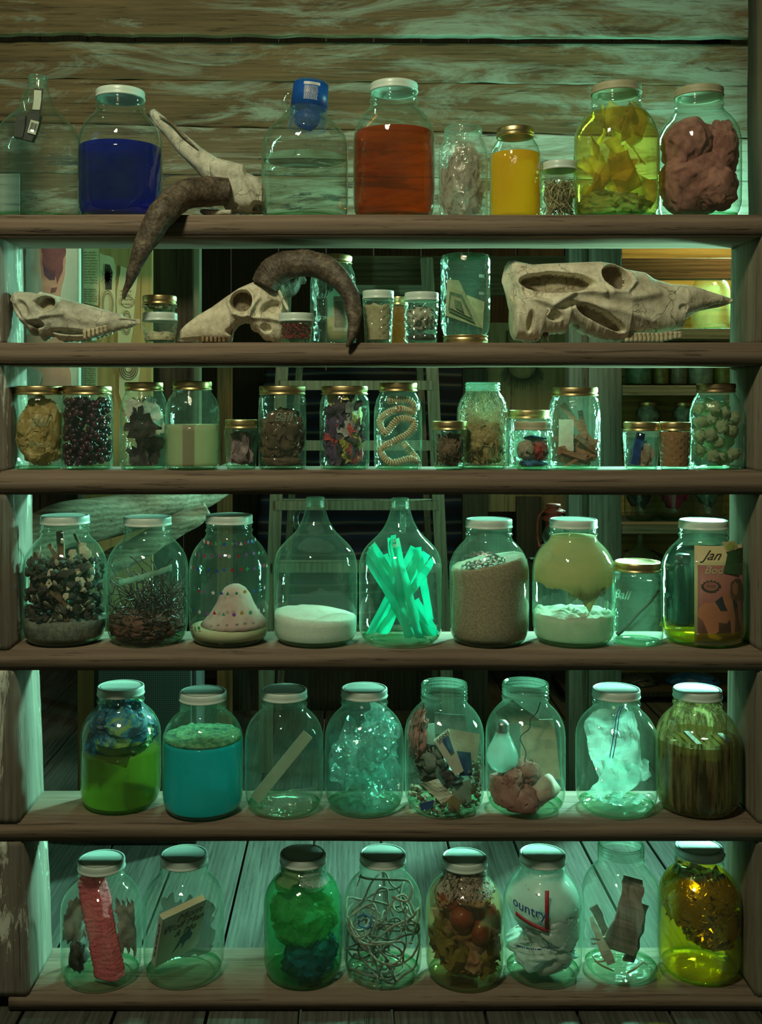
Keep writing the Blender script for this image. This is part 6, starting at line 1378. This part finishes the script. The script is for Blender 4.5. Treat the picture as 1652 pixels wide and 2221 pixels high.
def skull_body(top, bot, width, Y, dents, ridges, nx=220, nv=72, power=2.6, rag=2.0, seed=0, base_loc=None):
    global FLG
    FLG = []
    xa, xb = max(top[0][0], bot[0][0]), min(top[-1][0], bot[-1][0]); V = []; Fc = []
    for i in range(nx+1):
        q = i/nx; x = xa+(xb-xa)*q
        yt = pl(top, x); yb = pl(bot, x)+rag*fn(x*.11, seed, 0)+rag*.6*fn(x*.4, seed, 3)
        W = pl(width, x)*.001*min(1, .15+sstep(min(q, 1-q)*14)); ring = []
        for side in (-1, 1):
            for j in range(nv+1):
                if side == 1 and j in (0, nv): continue
                tt = j/nv; t2 = .5-.5*math.cos(PI*tt)
                if side == 1: t2 = .5-.5*math.cos(PI*(1-tt))
                py = yt+(yb-yt)*t2; s = abs(2*t2-1)
                w = W*max(0, 1-s**power)**(1/power)
                edge = sstep((1-s)*5)
                d = 0; fl = 0
                for (cx, cy, rx, ry, an, dp, soft) in dents:
                    ca, sa = math.cos(an), math.sin(an); ux, uy = (x-cx)*ca+(py-cy)*sa, -(x-cx)*sa+(py-cy)*ca
                    rr_ = math.hypot(ux/rx, uy/ry)*(1+.10*fn(x*.03, py*.03, seed+7))
                    d += dp*.001*sstep((1-rr_)/soft)
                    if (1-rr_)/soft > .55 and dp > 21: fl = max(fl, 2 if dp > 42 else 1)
                for (pts, wd, h) in ridges:
                    dm = min(segd((x, py), a, b) for a, b in zip(pts, pts[1:])); d -= h*.001*math.exp(-(dm/wd)**2)
                w = max(min(w, .003), w-d*edge)+.0012*fn(x*.05, py*.05, seed+side, 1)*edge
                FLG.append(fl)
                ring.append(Vector(((x-VX)*(D+Y)/F, Y+side*w, PZ(py, Y))))
        V += ring; n = len(ring)
    for i in range(nx):
        for k in range(n): Fc.append((i*n+k, i*n+(k+1) % n, (i+1)*n+(k+1) % n, (i+1)*n+k))
    V2 = list(V); Fc.append(tuple(range(n-1, -1, -1))); Fc.append(tuple(nx*n+k for k in range(n)))
    return V2, Fc
def fixring(vf): return vf
def skull(name, label, **k):
    zmin = SZ[k.pop('row')]; m = k.pop('mat'); vf = skull_body(**k)
    x = sum(v.x for v in vf[0])/len(vf[0]); r_ = root(name, (x, k['Y'], zmin), label, 'skull')
    V = [Vector((v.x-x, v.y-k['Y'], max(v.z-zmin, .0005))) for v in vf[0]]
    mk('cranium', (V, vf[1]), m, r_, mats=[m, DENT_MID, DENT_DARK], fm=[min(FLG[i] for i in f) if len(f) < 5 else 0 for f in vf[1]])
    return r_
def sl(r_, px, py, Y): p = P(px, py, Y); return p-r_.location
def tooth(r_, px, py0, py1, Y, wpx, m, ang=0):
    a = sl(r_, px, py0, Y); b = sl(r_, px+ang, py1, Y); s = (D+Y)/F
    prof = []
    V, Fc = strip(a, b, wpx*s, wpx*s*1.3, n=5, taper=.25)
    V = [v+Vector((0, .002*math.sin(v.x*1500), 0)) for v in V]
    return mk('tooth', (V, Fc), m, r_)
TOOTH = S('tooth_enamel', (.60, .55, .38), (.42, .36, .22), 60, .4)
# big skull, right
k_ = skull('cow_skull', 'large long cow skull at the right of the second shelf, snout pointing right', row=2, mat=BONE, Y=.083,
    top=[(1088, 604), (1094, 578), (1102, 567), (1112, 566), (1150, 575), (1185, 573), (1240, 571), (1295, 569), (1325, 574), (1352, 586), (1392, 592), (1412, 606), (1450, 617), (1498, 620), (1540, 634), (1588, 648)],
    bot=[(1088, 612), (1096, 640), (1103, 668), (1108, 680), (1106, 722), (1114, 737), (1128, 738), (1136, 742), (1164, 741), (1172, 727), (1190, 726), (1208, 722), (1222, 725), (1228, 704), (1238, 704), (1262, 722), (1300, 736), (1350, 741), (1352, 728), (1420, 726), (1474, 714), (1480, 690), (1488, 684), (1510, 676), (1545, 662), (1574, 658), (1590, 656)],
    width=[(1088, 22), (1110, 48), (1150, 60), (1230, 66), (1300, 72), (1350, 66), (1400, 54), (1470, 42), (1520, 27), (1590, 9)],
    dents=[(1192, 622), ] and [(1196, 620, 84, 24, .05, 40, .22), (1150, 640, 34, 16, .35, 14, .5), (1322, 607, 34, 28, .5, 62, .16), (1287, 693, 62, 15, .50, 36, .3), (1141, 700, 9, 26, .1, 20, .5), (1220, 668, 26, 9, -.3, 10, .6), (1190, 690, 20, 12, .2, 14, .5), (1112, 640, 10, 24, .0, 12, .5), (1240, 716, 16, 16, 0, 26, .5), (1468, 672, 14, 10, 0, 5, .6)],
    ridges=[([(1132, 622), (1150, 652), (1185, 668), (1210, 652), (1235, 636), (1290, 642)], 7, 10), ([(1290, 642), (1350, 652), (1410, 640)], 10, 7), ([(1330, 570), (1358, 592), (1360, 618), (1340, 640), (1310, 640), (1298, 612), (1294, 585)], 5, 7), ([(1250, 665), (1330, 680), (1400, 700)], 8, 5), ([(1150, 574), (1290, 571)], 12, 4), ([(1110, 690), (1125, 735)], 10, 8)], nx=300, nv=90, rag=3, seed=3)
for i in range(13): tooth(k_, 1357+i*9.6, 722-(i > 8)*3, 741-(i > 8)*(i-8)*2.2, .050-.001*i, 8.4, TOOTH, 1)
mk('zygomatic_spur', tube(spline([sl(k_, 1178, 676, .03), sl(k_, 1184, 668, .024), sl(k_, 1192, 674, .022), sl(k_, 1186, 684, .026)], 6), .0022, 6), BONE, k_)
mk('nasal_bone', tube(spline([sl(k_, 1482, 690, .083), sl(k_, 1512, 672, .083), sl(k_, 1560, 662, .083), sl(k_, 1588, 652, .083)], 6), [.004, .004, .004]+[.0035]*16, 8), BONE, k_)
for k in range(5): mk('bone_splinter', tube([sl(k_, 1166+k*5, 722, .06), sl(k_, 1160+k*7, 742-(k % 2)*6, .055)], [.003, .0006], 5), BONED, k_)
# left skull
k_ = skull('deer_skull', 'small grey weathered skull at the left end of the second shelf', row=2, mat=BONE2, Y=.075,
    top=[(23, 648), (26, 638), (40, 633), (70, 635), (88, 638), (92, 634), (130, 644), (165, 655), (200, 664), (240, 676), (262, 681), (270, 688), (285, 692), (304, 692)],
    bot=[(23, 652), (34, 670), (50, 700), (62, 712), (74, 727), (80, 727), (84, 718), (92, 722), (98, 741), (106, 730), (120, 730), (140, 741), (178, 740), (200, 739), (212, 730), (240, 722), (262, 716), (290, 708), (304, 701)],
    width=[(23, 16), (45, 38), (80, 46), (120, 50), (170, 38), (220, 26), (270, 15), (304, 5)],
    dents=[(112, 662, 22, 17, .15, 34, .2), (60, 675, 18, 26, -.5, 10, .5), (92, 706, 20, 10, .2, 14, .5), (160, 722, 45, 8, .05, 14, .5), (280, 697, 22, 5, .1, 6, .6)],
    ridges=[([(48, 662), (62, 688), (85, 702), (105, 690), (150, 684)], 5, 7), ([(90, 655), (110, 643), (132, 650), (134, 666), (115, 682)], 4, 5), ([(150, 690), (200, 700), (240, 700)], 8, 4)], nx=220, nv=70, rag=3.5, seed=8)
for i in range(6): tooth(k_, 184+i*9, 716-i*2, 735-i*3, .045-.001*i, 8, TOOTH, 0)
for i in range(5): tooth(k_, 205+i*9, 722-i*2, 739-i*3.4, .10, 7.5, TOOTH, 0)
for i in range(5): mk('bone_spike', tube([sl(k_, 236+i*6, 706-i, .062), sl(k_, 237+i*6, 698-i, .061)], [.002, .0006], 5), BONED, k_)
# ram skull
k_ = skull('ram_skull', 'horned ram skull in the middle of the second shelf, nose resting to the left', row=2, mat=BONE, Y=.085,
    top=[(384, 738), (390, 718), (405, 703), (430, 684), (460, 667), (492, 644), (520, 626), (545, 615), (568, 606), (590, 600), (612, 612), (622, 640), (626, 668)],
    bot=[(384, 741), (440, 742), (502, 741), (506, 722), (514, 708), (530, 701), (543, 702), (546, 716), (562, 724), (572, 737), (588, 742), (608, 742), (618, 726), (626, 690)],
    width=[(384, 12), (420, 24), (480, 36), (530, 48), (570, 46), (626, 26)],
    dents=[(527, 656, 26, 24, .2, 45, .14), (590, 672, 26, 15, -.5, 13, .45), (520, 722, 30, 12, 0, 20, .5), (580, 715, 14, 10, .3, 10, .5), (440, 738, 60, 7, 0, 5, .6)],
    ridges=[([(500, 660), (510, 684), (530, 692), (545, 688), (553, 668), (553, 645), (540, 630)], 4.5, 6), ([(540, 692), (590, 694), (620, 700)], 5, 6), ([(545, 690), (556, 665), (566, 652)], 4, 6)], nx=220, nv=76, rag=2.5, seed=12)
for i in range(6): tooth(k_, 440+i*9, 730, 742, .055, 7, S('tooth_brown', (.30, .22, .12), (.16, .11, .06), 60, .5), 0)
def hornvf(path, rad, rings, depth, rr_=None, n=9, seg=22):
    p = spline(path, n); R = []
    m = len(p)
    for i in range(m):
        q = i/(m-1)*(len(rad)-1); a = int(min(q, len(rad)-2)); r = rad[a]+(rad[a+1]-rad[a])*(q-a)
        R.append(r*(1+depth*(abs(math.sin(i/m*rings*PI))-.5)))
    V, Fc = tube(p, R, seg)
    return [v+fnv(v, 40, 2)*.0025 for v in V], Fc
s = (D+.06)/F
hp = [(574, 622, .055), (592, 592, .055), (630, 573, .045), (680, 574, .035), (725, 594, .02), (757, 636, .005), (768, 690, -.006), (762, 728, -.012), (753, 752, -.014)]
mk('horn', hornvf([sl(k_, *q) for q in hp], [r_*s for r_ in (30, 34, 31, 28, 25, 20, 15, 9, 3)], 46, .05, n=16), HORN, k_)
hp = [(600, 618, .12), (625, 622, .135), (645, 606, .142), (664, 612, .145)]
mk('horn', hornvf([sl(k_, *q) for q in hp], [r_*s for r_ in (22, 24, 16, 5)], 20, .07, n=14), HORN, k_)
mk('skull_edge', tube(spline([sl(k_, 604, 630, .05), sl(k_, 612, 648, .05), sl(k_, 624, 672, .05)], 6), .003, 6), BONE, k_)
# skull with long core, top shelf
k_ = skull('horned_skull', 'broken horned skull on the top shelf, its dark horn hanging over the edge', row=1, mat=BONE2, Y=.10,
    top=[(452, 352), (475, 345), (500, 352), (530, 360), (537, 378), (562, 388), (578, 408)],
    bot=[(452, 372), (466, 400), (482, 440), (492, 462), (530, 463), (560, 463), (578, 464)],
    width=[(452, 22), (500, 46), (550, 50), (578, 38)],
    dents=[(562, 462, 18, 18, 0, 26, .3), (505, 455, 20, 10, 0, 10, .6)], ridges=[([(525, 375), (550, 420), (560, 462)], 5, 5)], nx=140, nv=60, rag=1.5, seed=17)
p = [(328, 246, .138), (352, 268, .136), (395, 312, .128), (440, 352, .115), (480, 385, .105), (505, 410, .10)]
V, Fc = hornvf([sl(k_, *q) for q in p], [r_*(D+.12)/F for r_ in (13, 15, 19, 24, 30, 30)], 1, 0, n=12, seg=28)
V = [Vector(v)-Vector((0, 0, 1))*0 for v in V]
mk('horn_core', (V, Fc), BONE2, k_)
sx = lambda q: (q[0]+7, q[1]-9, q[2]-.022)
mk('core_crack', tube(spline([sl(k_, 345, 252, .118), sl(k_, 375, 270, .112), sl(k_, 400, 297, .106), sl(k_, 430, 325, .098)], 6), [.0008+.003*math.sin(PI*i/18) for i in range(19)], 5), BONED, k_)
hp = [(494, 416, .055), (455, 414, .045), (405, 421, .016), (378, 437, -.008), (352, 464, -.034), (325, 508, -.038), (300, 560, -.040), (282, 605, -.040), (267, 650, -.038)]
mk('horn', hornvf([sl(k_, *q) for q in hp], [r_*(D+.0)/F for r_ in (30, 33, 32, 31, 30, 25, 17, 10, 3)], 60, .035, n=16), HORN, k_)
mk('jaw_fragment', ([v+fnv(v, 40, 3)*.003 for v in tube(spline([sl(k_, 436, 458, .07), sl(k_, 460, 460, .06), sl(k_, 500, 461, .055)], 6), [.004, .005, .006]+[.006]*10, 8)[0]], tube(spline([sl(k_, 436, 458, .07), sl(k_, 460, 460, .06), sl(k_, 500, 461, .055)], 6), [.004, .005, .006]+[.006]*10, 8)[1]), BONE2, k_)
